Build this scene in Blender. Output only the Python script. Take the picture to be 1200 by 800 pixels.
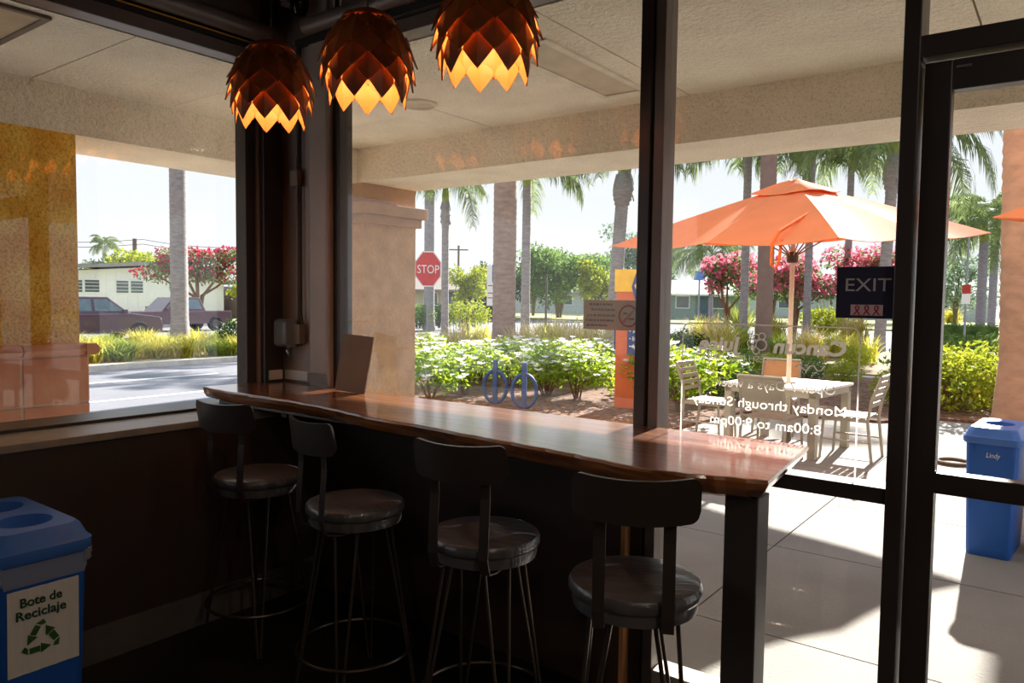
import bpy, bmesh, math, random
from mathutils import Vector, Matrix
R = math.radians
PI = math.pi
sc = bpy.context.scene
for o in list(bpy.data.objects): bpy.data.objects.remove(o)
COL = sc.collection
# ------------------------------------------------------------------ camera
F = 880.0                                   # focal length in pixels of a 1200 px wide frame
EYE = Vector((0, 0, 1.6))
yaw, pit, rol = R(36.9), R(3.3), R(.72)
fw = Vector((-math.sin(yaw)*math.cos(pit), math.cos(yaw)*math.cos(pit), -math.sin(pit)))
rt = Vector((math.cos(yaw), math.sin(yaw), 0)); up = rt.cross(fw)
rt, up = math.cos(rol)*rt + math.sin(rol)*up, -math.sin(rol)*rt + math.cos(rol)*up
cam = bpy.data.cameras.new('camera'); cam.sensor_width = 36; cam.lens = F/1200*36
cam.clip_end = 1000; cam.clip_start = .02
camo = bpy.data.objects.new('camera', cam); COL.objects.link(camo)
camo.matrix_world = Matrix(((rt.x, up.x, -fw.x, EYE.x), (rt.y, up.y, -fw.y, EYE.y), (rt.z, up.z, -fw.z, EYE.z), (0, 0, 0, 1)))
sc.camera = camo
# surveying: where a sight line meets a horizontal plane, a wall plane, or a given distance
def ray(x, y): return rt*((x-600)/F) - up*((y-400)/F) + fw
def G(x, y, z=0): d = ray(x, y); return EYE + d*((z-EYE.z)/d.z)
def WY(x, y, Y): d = ray(x, y); return EYE + d*(Y/d.y)
def WX(x, y, X): d = ray(x, y); return EYE + d*(X/d.x)
def AD(x, y, D): d = ray(x, y); return EYE + d*(D/math.hypot(d.x, d.y))
# ------------------------------------------------------------------ sky, sun, exposure
w = bpy.data.worlds.new('sky'); sc.world = w; w.use_nodes = True
nt = w.node_tree; bg = nt.nodes['Background']
tc = nt.nodes.new('ShaderNodeTexCoord'); sx = nt.nodes.new('ShaderNodeSeparateXYZ'); rp = nt.nodes.new('ShaderNodeValToRGB')
nt.links.new(tc.outputs['Generated'], sx.inputs[0]); nt.links.new(sx.outputs['Z'], rp.inputs[0]); nt.links.new(rp.outputs[0], bg.inputs[0])
rp.color_ramp.elements[0].position = 0; rp.color_ramp.elements[0].color = (.95, .96, .98, 1)
rp.color_ramp.elements[1].position = .75; rp.color_ramp.elements[1].color = (.62, .76, .95, 1)
bg.inputs[1].default_value = .45
sun = bpy.data.lights.new('sun', 'SUN'); sun.energy = 7.0; sun.angle = R(.8); sun.color = (1, .95, .88)
suno = bpy.data.objects.new('sun', sun); COL.objects.link(suno)
el = R(28.3); sd = Vector((.08*math.cos(el), -.9968*math.cos(el), -math.sin(el)))
suno.rotation_euler = sd.to_track_quat('-Z', 'Y').to_euler()
vs = sc.view_settings; vs.view_transform = 'Standard'; vs.look = 'None'; vs.gamma = 1; vs.exposure = 1.42; vs.use_curve_mapping = False
cy = sc.cycles; cy.use_denoising = True; cy.max_bounces = 10; cy.diffuse_bounces = 6; cy.glossy_bounces = 4
cy.transparent_max_bounces = 24; cy.caustics_reflective = False; cy.caustics_refractive = False; cy.sample_clamp_indirect = 6
# ------------------------------------------------------------------ materials
def srgb(r, g, b):
    f = lambda c: (c/255/12.92) if c/255 <= .04045 else ((c/255+.055)/1.055)**2.4
    return (f(r), f(g), f(b))
MATS = {}
def mat(name, c, rough=.6, metal=0, var=.12, scale=6, bump=0, bscale=40, coat=0, spec=.5, stretch=(1, 1, 1), trans=0, c2=None, emit=0, detail=4):
    if name in MATS: return MATS[name]
    m = bpy.data.materials.new(name); m.use_nodes = True; t = m.node_tree; n = t.nodes; l = t.links
    b = n['Principled BSDF']; b.inputs['Roughness'].default_value = rough; b.inputs['Metallic'].default_value = metal
    b.inputs['Specular IOR Level'].default_value = spec; b.inputs['Coat Weight'].default_value = coat; b.inputs['Coat Roughness'].default_value = .06
    c = srgb(*c)
    tcn = n.new('ShaderNodeTexCoord'); mp = n.new('ShaderNodeMapping'); mp.inputs['Scale'].default_value = stretch
    l.new(tcn.outputs['Object'], mp.inputs[0])
    nz = n.new('ShaderNodeTexNoise'); nz.inputs['Scale'].default_value = scale; nz.inputs['Detail'].default_value = detail
    l.new(mp.outputs[0], nz.inputs[0])
    cr = n.new('ShaderNodeValToRGB'); l.new(nz.outputs['Fac'], cr.inputs[0])
    lo = tuple(x*(1-var) for x in c); hi = tuple(min(1, x*(1+var)) for x in c)
    if c2: lo, hi = srgb(*c2), c
    cr.color_ramp.elements[0].position = .32; cr.color_ramp.elements[1].position = .68
    cr.color_ramp.elements[0].color = (*lo, 1); cr.color_ramp.elements[1].color = (*hi, 1)
    l.new(cr.outputs[0], b.inputs['Base Color'])
    if bump:
        bn = n.new('ShaderNodeTexNoise'); bn.inputs['Scale'].default_value = bscale; bn.inputs['Detail'].default_value = 6
        l.new(mp.outputs[0], bn.inputs[0])
        bp = n.new('ShaderNodeBump'); bp.inputs['Strength'].default_value = bump; bp.inputs['Distance'].default_value = .02
        l.new(bn.outputs['Fac'], bp.inputs['Height']); l.new(bp.outputs[0], b.inputs['Normal'])
    if emit:
        b.inputs['Emission Color'].default_value = (*c, 1); b.inputs['Emission Strength'].default_value = emit
    if trans:
        tl = n.new('ShaderNodeBsdfTranslucent'); l.new(cr.outputs[0], tl.inputs[0]); mx = n.new('ShaderNodeMixShader'); mx.inputs[0].default_value = trans
        l.new(b.outputs[0], mx.inputs[1]); l.new(tl.outputs[0], mx.inputs[2]); l.new(mx.outputs[0], n['Material Output'].inputs[0])
    MATS[name] = m; return m
def speckle(m, scale, lo, amount):
    t = m.node_tree; n = t.nodes; l = t.links; b = n['Principled BSDF']; src = b.inputs['Base Color'].links[0].from_socket
    mp = [x for x in n if x.type == 'MAPPING'][0]; nz = n.new('ShaderNodeTexNoise'); nz.inputs['Scale'].default_value = scale; nz.inputs['Detail'].default_value = 5; l.new(mp.outputs[0], nz.inputs[0])
    cr = n.new('ShaderNodeValToRGB'); cr.color_ramp.elements[0].position = lo; cr.color_ramp.elements[1].position = lo+.1
    cr.color_ramp.elements[0].color = (amount,)*3+(1,); l.new(nz.outputs['Fac'], cr.inputs[0])
    mx = n.new('ShaderNodeMix'); mx.data_type = 'RGBA'; mx.blend_type = 'MULTIPLY'; mx.inputs[0].default_value = 1
    l.new(src, mx.inputs[6]); l.new(cr.outputs[0], mx.inputs[7]); l.new(mx.outputs[2], b.inputs['Base Color']); return m
def glass_mat(name, tint=(1, 1, 1), ior=1.45, haze=0):
    m = bpy.data.materials.new(name); m.use_nodes = True; t = m.node_tree; n = t.nodes; l = t.links
    n.remove(n['Principled BSDF'])
    tr = n.new('ShaderNodeBsdfTransparent'); tr.inputs[0].default_value = (*tint, 1)
    gl = n.new('ShaderNodeBsdfGlossy'); gl.inputs['Roughness'].default_value = .0
    lw = n.new('ShaderNodeLayerWeight'); lw.inputs[0].default_value = .5        # 1 - |cos| on both faces
    pw = n.new('ShaderNodeMath'); pw.operation = 'POWER'; pw.inputs[1].default_value = 5; l.new(lw.outputs['Facing'], pw.inputs[0])
    fr = n.new('ShaderNodeMath'); fr.operation = 'MULTIPLY_ADD'; fr.inputs[1].default_value = .95; fr.inputs[2].default_value = .04; l.new(pw.outputs[0], fr.inputs[0])
    mx = n.new('ShaderNodeMixShader'); l.new(fr.outputs[0], mx.inputs[0]); l.new(tr.outputs[0], mx.inputs[1]); l.new(gl.outputs[0], mx.inputs[2])
    out = mx
    if haze:
        df = n.new('ShaderNodeBsdfDiffuse'); df.inputs[0].default_value = (.8, .8, .8, 1); m2 = n.new('ShaderNodeMixShader'); m2.inputs[0].default_value = haze
        l.new(mx.outputs[0], m2.inputs[1]); l.new(df.outputs[0], m2.inputs[2]); out = m2
    l.new(out.outputs[0], n['Material Output'].inputs[0]); MATS[name] = m; return m
GLASS = glass_mat('window_glass', (.97, .975, .97))
BAG = glass_mat('bag_plastic', (.85, .86, .88), haze=.28)
COVER = glass_mat('clear_cover', (.75, .75, .75), haze=.18)
FRAME = mat('bronze_frame', (56, 49, 46), .36, .0, var=.1, spec=.5)
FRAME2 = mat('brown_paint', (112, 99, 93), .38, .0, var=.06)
BLACK = mat('black_gap', (14, 12, 12), .6)
KNEE = mat('knee_wall_paint', (60, 42, 33), .55, var=.12, scale=3)
FLOOR = mat('dark_floor', (26, 22, 20), .45, var=.3, scale=2)
CEIL = mat('dark_ceiling', (50, 42, 38), .8)
INWALL = mat('interior_wall', (96, 78, 62), .8)
LEDGE = mat('ledge_metal', (150, 134, 116), .4, .2, var=.2, scale=9)
STEEL = mat('brushed_steel', (170, 168, 165), .3, .8)
STUCCO = speckle(mat('stucco_beige', (250, 238, 216), .9, var=.07, scale=3, bump=1.0, bscale=34), 95, .36, .78)
STUCCO2 = mat('stucco_pillar', (196, 160, 124), .9, var=.12, scale=6, bump=1.0, bscale=30)
TRIMB = mat('pillar_cap_paint', (176, 142, 112), .85, var=.08, bump=.4, bscale=50)
YELLOW = speckle(mat('stucco_yellow', (255, 208, 92), .9, var=.16, scale=5, bump=1.0, bscale=30, c2=(238, 168, 50)), 60, .40, .74)
TILE = mat('terracotta_tile', (232, 166, 128), .5, var=.18, scale=5, c2=(210, 138, 102))
GROUT = mat('grout', (214, 190, 166), .9)
CONC = mat('patio_concrete', (154, 149, 140), .85, var=.1, scale=1.6, bump=.25, bscale=60)
CONCD = mat('concrete_joint', (120, 112, 104), .9)
ASPH = mat('asphalt', (128, 128, 135), .9, var=.1, scale=.6)
WHITE = mat('white_paint', (240, 240, 238), .6, var=.03)
MULCH = mat('bark_mulch', (150, 108, 80), .95, var=.5, scale=14, bump=1, bscale=26, c2=(66, 42, 30))
SOIL = mat('soil', (146, 122, 84), .95, var=.3, scale=5)
LAWN = mat('lawn', (164, 164, 104), .95, var=.25, scale=2, bump=.5)
# ------------------------------------------------------------------ mesh helpers
class MB:
    def __init__(s): s.v = []; s.f = []; s.mi = []
    def add(s, vs, fs, mi=0):
        k = len(s.v); s.v += [tuple(v) for v in vs]; s.f += [tuple(i+k for i in f) for f in fs]; s.mi += [mi]*len(fs); return s
    def box(s, a, b, mi=0, m=None):
        x0, y0, z0 = a; x1, y1, z1 = b
        vs = [Vector(p) for p in ((x0, y0, z0), (x1, y0, z0), (x1, y1, z0), (x0, y1, z0), (x0, y0, z1), (x1, y0, z1), (x1, y1, z1), (x0, y1, z1))]
        if m: vs = [m @ v for v in vs]
        return s.add(vs, [(3, 2, 1, 0), (4, 5, 6, 7), (0, 1, 5, 4), (1, 2, 6, 5), (2, 3, 7, 6), (3, 0, 4, 7)], mi)
    def bar(s, p, q, w_, h_, upv=(0, 0, 1), mi=0):
        p, q = Vector(p), Vector(q); d = (q-p).normalized(); u = Vector(upv)
        if abs(d.dot(u)) > .98: u = Vector((0, 1, 0))
        x = d.cross(u).normalized(); y = x.cross(d)
        vs = [c + x*a*w_/2 + y*b*h_/2 for c in (p, q) for a, b in ((-1, -1), (1, -1), (1, 1), (-1, 1))]
        return s.add(vs, [(0, 1, 2, 3), (7, 6, 5, 4), (0, 4, 5, 1), (1, 5, 6, 2), (2, 6, 7, 3), (3, 7, 4, 0)], mi)
    def tube(s, pts, r, n=8, mi=0, closed=False, r2=None):
        pts = [Vector(p) for p in pts]; rings = []; prev = None
        N = len(pts)
        for i, p in enumerate(pts):
            if closed: d = pts[(i+1) % N]-pts[i-1]
            else: d = pts[min(i+1, N-1)]-pts[max(i-1, 0)]
            d.normalize()
            u = prev if prev else (Vector((0, 0, 1)) if abs(d.z) < .9 else Vector((1, 0, 0)))
            x = d.cross(u)
            if x.length < 1e-4: x = d.cross(Vector((.3, 1, .2)))
            x.normalize(); u = x.cross(d); prev = u
            rr = r if not callable(r) else r(i/(N-1))
            rings.append([p + (x*math.cos(a)+u*math.sin(a))*rr for a in (2*PI*k/n for k in range(n))])
        return s.loft(rings, not closed, not closed, mi, loop=closed)
    def loft(s, rings, cap0=True, cap1=True, mi=0, loop=False):
        n = len(rings[0]); vs = [v for r_ in rings for v in r_]; fs = []
        m = len(rings)
        for i in range(m if loop else m-1):
            j = (i+1) % m
            for k in range(n): fs.append((i*n+k, i*n+(k+1) % n, j*n+(k+1) % n, j*n+k))
        if cap0: fs.append(tuple(range(n-1, -1, -1)))
        if cap1: fs.append(tuple((m-1)*n+k for k in range(n)))
        return s.add(vs, fs, mi)
    def lathe(s, prof, n=24, c=(0, 0, 0), mi=0, cap0=True, cap1=True):
        return s.loft([[Vector((c[0]+r_*math.cos(2*PI*k/n), c[1]+r_*math.sin(2*PI*k/n), c[2]+z)) for k in range(n)] for r_, z in prof], cap0, cap1, mi)
    def prism(s, poly, y0, y1, ax='y', mi=0):
        # poly of (a, b): extruded along ax
        def P(a, b, t): return {'y': (a, t, b), 'x': (t, a, b), 'z': (a, b, t)}[ax]
        return s.loft([[Vector(P(a, b, y0)) for a, b in poly], [Vector(P(a, b, y1)) for a, b in poly]], True, True, mi)
    def build(s, name, m, parent=None, smooth=False, bevel=0, kind=None):
        me = bpy.data.meshes.new(name); me.from_pydata(s.v, [], s.f)
        ms = m if isinstance(m, (list, tuple)) else [m]
        for q in ms: me.materials.append(q)
        if len(ms) > 1: me.polygons.foreach_set('material_index', s.mi)
        bm = bmesh.new(); bm.from_mesh(me); bmesh.ops.recalc_face_normals(bm, faces=bm.faces); 
        if bevel: bmesh.ops.bevel(bm, geom=[e for e in bm.edges if len(e.link_faces) == 2 and e.calc_face_angle(0) > .5], offset=bevel, segments=2, profile=.6, affect='EDGES', clamp_overlap=True)
        bm.to_mesh(me); bm.free()
        if smooth:
            me.polygons.foreach_set('use_smooth', [True]*len(me.polygons)); me.set_sharp_from_angle(angle=R(40))
        return put(name, me, parent, kind)
def put(name, me, parent=None, kind=None):
    o = bpy.data.objects.new(name, me); COL.objects.link(o)
    if parent: o.parent = parent
    if kind: o['kind'] = kind
    return o
def raw(name, vs, fs, m, parent=None, kind=None):
    me = bpy.data.meshes.new(name); me.from_pydata(vs, [], fs); me.materials.append(m); return put(name, me, parent, kind)
def tag(o, label, cat, group=None):
    o['label'] = label; o['category'] = cat
    if group: o['group'] = group
    return o
def thing(name, label, cat, loc=(0, 0, 0), rz=0, group=None):
    o = bpy.data.objects.new(name, None); COL.objects.link(o); o.location = loc; o.rotation_euler = (0, 0, rz); o.empty_display_size = .1
    return tag(o, label, cat, group)
def struct(name, label=None, cat=None):
    o = bpy.data.objects.new(name, None); COL.objects.link(o); o['kind'] = 'structure'
    if label: o['label'] = label
    if cat: o['category'] = cat
    return o
def smesh(mb, name, m, label, cat, **k):
    o = mb.build(name, m, **k); o['kind'] = 'structure'; o['label'] = label; o['category'] = cat; return o
def dup(root, loc, rz=0, scale=1, label=None, group=None):
    r_ = root.copy(); COL.objects.link(r_); r_.location = loc; r_.rotation_euler = (0, 0, rz)
    r_.scale = scale if isinstance(scale, tuple) else (scale,)*3
    if label: r_['label'] = label
    if group: r_['group'] = group
    for ch in list(root.children):
        c = ch.copy(); COL.objects.link(c); c.parent = r_
        for g in list(ch.children):
            d = g.copy(); COL.objects.link(d); d.parent = c
    return r_
def share(o, loc, rz=0, parent=None, scale=None, rot=None):
    c = o.copy(); COL.objects.link(c); c.location = loc; c.rotation_euler = rot or (0, 0, rz)
    if parent: c.parent = parent
    if scale: c.scale = scale
    return c
def text_verts(body, size, ext=.002, sx_=1.0, shear=0, bold=0):
    cu = bpy.data.curves.new('t', 'FONT'); cu.body = body; cu.size = size; cu.extrude = ext; cu.align_x = 'CENTER'; cu.align_y = 'CENTER'; cu.shear = shear; cu.offset = bold
    cu.resolution_u = 3; cu.space_line = .95
    o = bpy.data.objects.new('t', cu); COL.objects.link(o)
    dg = bpy.context.evaluated_depsgraph_get(); me = o.evaluated_get(dg).to_mesh()
    vs = [(v.co.x*sx_, v.co.y, v.co.z) for v in me.vertices]; fs = [tuple(p.vertices) for p in me.polygons]
    o.evaluated_get(dg).to_mesh_clear(); bpy.data.objects.remove(o); bpy.data.curves.remove(cu); return vs, fs
def text(name, body, size, c, face, m, parent=None, width=None, ext=.002, bold=0, shear=0):
    """face: '-y' read from the south, '+y' read from the north, '+x' read from the east"""
    vs, fs = text_verts(body, size, ext, 1, shear, bold)
    if width:
        ww = max(v[0] for v in vs)-min(v[0] for v in vs); k = width/ww; vs = [(v[0]*k, v[1], v[2]) for v in vs]
    c = Vector(c)
    f = {'-y': lambda v: (v[0], -v[2], v[1]), '+y': lambda v: (-v[0], v[2], v[1]), '+x': lambda v: (v[2], v[0], v[1])}[face]
    return raw(name, [Vector(f(v))+c for v in vs], fs, m, parent)
rnd = random.Random(7)
# ================================================================== SETTING
GX, GY = -3.80, 2.74           # glass planes of the two window walls
KX, KY = -3.34, 2.635          # inner faces of the low walls
HEAD = 2.93
smesh(MB().box((-3.8, -3.6, -.1), (3.1, 2.76, 0)), 'floor', FLOOR, 'dark brown floor of the room under the stools', 'floor')
smesh(MB().box((-3.9, -3.7, 3.4), (3.2, 2.85, 3.5)), 'ceiling', CEIL, 'dark painted ceiling of the room', 'ceiling')
smesh(MB().box((-3.9, -3.8, 0), (3.2, -3.6, 3.4)), 'wall_back', INWALL, 'plain wall behind the camera', 'wall')
smesh(MB().box((3.1, -3.6, 0), (3.3, 2.84, 3.4)), 'wall_side', INWALL, 'plain side wall to the right of the camera', 'wall')
smesh(MB().box((.75, GY-.06, 0), (3.1, GY+.06, 3.4)), 'wall_front', INWALL, 'plain wall beyond the glass door', 'wall')
# downlights added out of view to lift the dark interior
for i, (x, y) in enumerate(((1.2, .3), (2.3, -.8), (1.2, -2.2))):
    t = thing('added_downlight', ('added fill downlight near the door, out of view', 'added fill downlight by the side wall, out of view', 'added fill downlight at the back of the room, out of view')[i], 'light', (x, y, 3.4), 0, 'added fill downlights out of view')
    MB().lathe([(.09, -.004), (.11, -.008), (.11, 0)], 24).build('trim_ring', WHITE, t); MB().lathe([(.085, -.010), (.085, -.005)], 24).build('lens', mat('added_downlight_lens', (255, 226, 190), .4, emit=3), t)
    L = bpy.data.lights.new('downlight', 'AREA'); L.shape = 'DISK'; L.size = .17; L.energy = 5.5; L.color = (1, .84, .66)  # fill lamp added for the room, no seen source
    lo = bpy.data.objects.new('downlight', L); COL.objects.link(lo); lo.parent = t; lo.location = (0, 0, -.02)
# low walls
wl = struct('wall_left', 'dark brown low wall under the left window', 'wall')
MB().box((-3.85, -3.6, 0), (KX, KY, .965)).build('wall_body', KNEE, wl)
MB().box((-3.62, -3.6, .965), (KX+.012, KY, .998)).build('ledge', LEDGE, wl, bevel=.004)
wlu = struct('wall_left_upper', 'dark header band above the left window', 'wall')
MB().box((-3.9, -3.6, HEAD+.07), (-3.72, GY+.1, 3.4)).build('header_board', FRAME2, wlu)
MB().tube([(-3.68, -3.6, 3.05), (-3.68, KY+.05, 3.05)], .05, 16).build('header_tube', FRAME2, wlu, smooth=True)
MB().box((-3.74, -3.6, 2.965), (-3.72, KY, 3.02)).build('gasket_channel', BLACK, wlu)
MB().box((-3.721, -3.6, 2.99), (-3.715, KY, 2.997)).build('yellow_gasket', mat('yellow_gasket', (200, 150, 20), .5), wlu)
bbd = smesh(MB().box((KX, -3.6, 0), (KX+.014, KY, .155)), 'baseboard_left', mat('baseboard_metal', (112, 104, 98), .42, .3, var=.1), 'grey metal baseboard along the foot of the left wall', 'baseboard')
wr = struct('wall_right', 'dark brown low wall below the wooden bar', 'wall')
MB().box((KX-.3, KY, 0), (-1.42, GY+.03, 1.0)).build('wall_body', KNEE, wr)
MB().box((-1.42, KY, 0), (-1.402, GY-.01, 1.03)).build('end_trim', mat('oak_end', (186, 130, 80), .5, var=.15, stretch=(1, 1, .2), scale=20), wr)
wru = struct('wall_right_upper', 'dark header band above the right window', 'wall')
MB().box((-3.9, GY-.06, HEAD+.07), (3.1, GY+.1, 3.4)).build('header_board', FRAME2, wru)
MB().box((-3.5, GY-.1, 2.965), (3.1, GY-.06, 3.0)).build('gasket_channel', BLACK, wru)
MB().tube([(-3.4, GY-.1, 3.05), (.7, GY-.1, 3.05)], .045, 16).build('header_tube', FRAME2, wru, smooth=True)
# left window
w1 = struct('window_1', 'large fixed window in the left wall looking onto the street', 'window')
MB().box((-3.86, -3.6, .94), (-3.62, 2.54, 1.012)).build('bottom_rail', FRAME, w1, bevel=.004)
MB().box((-3.86, -3.6, 2.90), (-3.74, 2.54, 3.0)).build('top_rail', FRAME2, w1, bevel=.004)
MB().box((-3.86, 2.50, .94), (-3.76, 2.56, 3.0)).build('jamb', FRAME, w1, bevel=.004)
MB().box((-3.865, -3.6, .985), (-3.80, -3.54, 2.91)).build('jamb', FRAME, w1)
MB().box((GX-.003, -3.6, 1.0), (GX+.003, 2.52, 2.91)).build('glass_pane', GLASS, w1)
# corner post group
COLM = mat('column_brown_lightened', (158, 142, 134), .36, var=.05)  # brown of the post, lightened in colour to offset its dark shading
PLATE = mat('pale_plate', (214, 212, 210), .3)
t1 = struct('trim_1', 'dark brown steel corner post between the two windows', 'post')
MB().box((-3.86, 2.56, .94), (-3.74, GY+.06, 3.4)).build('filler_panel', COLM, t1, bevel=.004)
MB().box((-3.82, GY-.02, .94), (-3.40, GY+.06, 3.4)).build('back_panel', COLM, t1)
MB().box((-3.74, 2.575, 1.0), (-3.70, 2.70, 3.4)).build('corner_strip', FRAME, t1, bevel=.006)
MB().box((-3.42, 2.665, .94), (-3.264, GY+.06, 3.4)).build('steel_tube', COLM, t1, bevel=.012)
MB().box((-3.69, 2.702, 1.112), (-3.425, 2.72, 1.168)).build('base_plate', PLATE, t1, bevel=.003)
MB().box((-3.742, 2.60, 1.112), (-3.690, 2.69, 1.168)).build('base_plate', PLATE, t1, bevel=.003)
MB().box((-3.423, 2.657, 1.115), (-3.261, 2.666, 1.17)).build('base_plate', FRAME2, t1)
# right storefront window
w2 = struct('window_2', 'floor-to-head glazed window wall behind the bar', 'window')
def fr(a, b, name, m=FRAME): return MB().box(a, b).build(name, m, w2, bevel=.004)
fr((-3.27, GY-.03, 1.0), (-3.212, GY+.06, 3.0), 'jamb')
fr((-3.25, GY-.05, .96), (-1.402, GY+.06, 1.03), 'bottom_rail')
fr((-3.25, GY-.05, 2.90), (.75, GY+.06, 3.0), 'top_rail', FRAME2)
fr((-1.402, GY-.06, 0), (-1.352, GY+.06, 2.98), 'mullion'); fr((-1.345, GY-.05, 0), (-1.302, GY+.055, 2.98), 'mullion', FRAME2)
MB().box((-1.353, GY-.045, 0), (-1.344, GY+.05, 2.98)).build('mullion_gap', BLACK, w2)
fr((-1.302, GY-.05, .936), (-.475, GY+.05, .99), 'middle_rail')
fr((-1.302, GY-.05, .0), (-.475, GY+.06, .12), 'bottom_rail', mat('sill_bright', (196, 186, 172), .5))
fr((-.475, GY-.07, 0), (-.425, GY+.07, 2.98), 'door_jamb')
pa = MB().box((-3.212, GY-.003, 1.03), (-1.402, GY+.003, 2.905)).build('glass_pane', GLASS, w2)
pb = MB().box((-1.302, GY-.003, .985), (-.475, GY+.003, 2.905)).build('glass_pane', GLASS, w2)
MB().box((-1.302, GY-.003, .115), (-.475, GY+.003, .94)).build('glass_pane', GLASS, w2)
MB().box((-.425, GY-.003, 2.425), (.62, GY+.003, 2.905)).build('transom_pane', GLASS, w2)
fr((-.425, GY-.07, 2.365), (.62, GY+.07, 2.432), 'door_header'); fr((.62, GY-.07, 0), (.75, GY+.07, 2.98), 'door_jamb')
# door
d1 = struct('door_1', 'dark framed glass door right of the bar', 'door')
def dr(a, b, name, m=FRAME): return MB().box(a, b).build(name, m, d1, bevel=.004)
dr((-.418, GY-.03, .01), (-.340, GY+.03, 2.355), 'stile'); dr((.535, GY-.03, .01), (.615, GY+.03, 2.355), 'stile')
dr((-.340, GY-.03, 2.262), (.535, GY+.03, 2.355), 'top_rail'); dr((-.340, GY-.028, .993), (.535, GY+.03, 1.06), 'middle_rail')
dr((-.340, GY-.03, .01), (.535, GY+.03, .24), 'bottom_rail')
MB().box((-.342, GY-.003, 1.055), (.537, GY+.003, 2.265)).build('glass_pane', GLASS, d1)
MB().box((-.342, GY-.003, .235), (.537, GY+.003, .996)).build('glass_pane', GLASS, d1)
MB().box((-.33, GY-.036, 2.325), (-.29, GY-.03, 2.333)).build('pivot_plate', STEEL, d1)
# lettering on the glass, read from outside
DEC = mat('decal_white', (250, 248, 244), .7, var=.01, trans=.8)
YD = GY+.006
def decal(body, xa, ya, xb, yb, size, shear=0):
    a, b = WY(xa, ya, YD), WY(xb, yb, YD)
    return text('lettering', body, size, ((a.x+b.x)/2, YD, (a.z+b.z)/2), '+y', DEC, pb, width=abs(b.x-a.x), ext=.0006, shear=shear, bold=size*(.035 if shear else -.004))
decal('Cancun', 905, 407, 991, 409, .072, -.15); decal('Juice', 818, 402, 866, 404, .072, -.15)
decal('FRESH MEX GRILL', 822, 418, 908, 421, .032)
decal('Open 7 Days a week', 838, 449, 980, 456, .05); decal('Monday through Sunday', 812, 468, 992, 482, .05)
decal('8:00am to 9:00pm', 832, 494, 962, 501, .05)
lg = MB()                                               # fruit emblem between the two words
for (ex, ey, rr) in ((886, 395, .011), (893, 394, .012), (881, 402, .016), (892, 404, .02), (886, 411, .012)):
    c = WY(ex, ey, YD); lg.tube([(c.x+rr*math.cos(a), YD, c.z+rr*math.sin(a)) for a in (2*PI*k/14 for k in range(14))], .0025, 4, closed=True)
lg.build('emblem', DEC, pb)
sw = MB(); c0 = WY(932, 430, YD); sw.tube([(c0.x+.0125*k, YD, c0.z+.012*math.sin(k*1.7)) for k in range(9)], .003, 4); sw.build('emblem', DEC, pb)
ln = MB(); xl, xr, zt, rr = -1.226, -.584, 1.513, .03
pts = [(xl, YD, .70)] + [(xl+rr-rr*math.cos(a), YD, zt-rr+rr*math.sin(a)) for a in (PI/2*k/6 for k in range(7))] + [(xr-rr+rr*math.sin(a), YD, zt-rr+rr*math.cos(a)) for a in (PI/2*k/6 for k in range(7))] + [(xr, YD, .70)]
pts = [(p[0], p[1], max(p[2], 1.0)) for p in pts]
ln.tube(pts, .0025, 4); ln.build('outline_stripe', DEC, pb)
# ================================================================== CANOPY OUTSIDE
SZ = 2.895
cs = struct('ceiling_canopy', 'beige stucco soffit of the canopy outside the windows', 'ceiling')
for i, (a, b) in enumerate(((-5.13, -3.62), (-3.61, -2.02), (-2.01, -.42), (-.41, 1.2), (1.21, 4))):
    MB().box((a, GY+.06, SZ), (b, 4.53, SZ+.06)).build('soffit_panel', STUCCO, cs)
for i, (a, b) in enumerate(((-3.8, -1.0), (-.99, .9), (.91, 1.94), (1.95, 2.795))):
    MB().box((-5.13, a, SZ), (-3.86, b, SZ+.06)).build('soffit_panel', STUCCO, cs)
rf = smesh(MB().box((-5.83, -3.9, 3.52), (4.2, 5.2, 3.7)), 'roof', STUCCO, 'flat roof slab above the canopy and room', 'roof')
bR = smesh(MB().box((-5.13, 4.53, 2.6), (4.2, 5.2, 3.52)), 'beam_right', STUCCO, 'deep beige stucco beam along the outer edge of the patio canopy', 'beam')
bL = smesh(MB().box((-5.83, -3.9, 2.6), (-5.13, 5.2, 3.52)), 'beam_left', STUCCO, 'deep beige stucco beam along the street edge of the canopy', 'beam')
t = thing('soffit_light', 'long rectangular recessed light panel in the beige canopy soffit', 'light', (-2.33, 3.7, SZ))
MB().box((-.16, -.56, -.012), (-.12, .56, 0)).box((.12, -.56, -.012), (.16, .56, 0)).box((-.12, .52, -.012), (.12, .56, 0)).box((-.12, -.56, -.012), (.12, -.52, 0)).build('frame', mat('fixture_white', (230, 220, 200), .6), t)
MB().box((-.12, -.52, -.004), (.12, .52, 0)).build('diffuser', mat('fixture_lens', (206, 190, 164), .5), t)
t = thing('round_soffit_light', 'round recessed downlight ring in the canopy soffit behind a pendant', 'light', (-3.6, 3.71, SZ))
MB().tube([(.12*math.cos(2*PI*k/28), .12*math.sin(2*PI*k/28), -.004) for k in range(28)], .014, 6, closed=True).build('trim_ring', mat('fixture_white', (230, 220, 200), .6), t, smooth=True)
MB().lathe([(.105, -.006), (.06, -.002), (.06, 0)], 24).build('lens', mat('fixture_lens', (206, 190, 164), .5), t)
t = thing('access_panel', 'square flush access panel in the canopy soffit at the top left', 'panel', (-4.25, 1.27, SZ))
MB().box((-.30, -.28, -.008), (.30, .28, 0)).build('plate', mat('panel_tan', (196, 174, 142), .7), t)
MB().box((-.33, .28, -.016), (.33, .31, 0)).box((.30, -.31, -.016), (.33, .28, 0)).box((-.33, -.31, -.016), (-.30, .28, 0)).build('edge_frame', mat('panel_edge', (120, 104, 90), .6), t)
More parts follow.
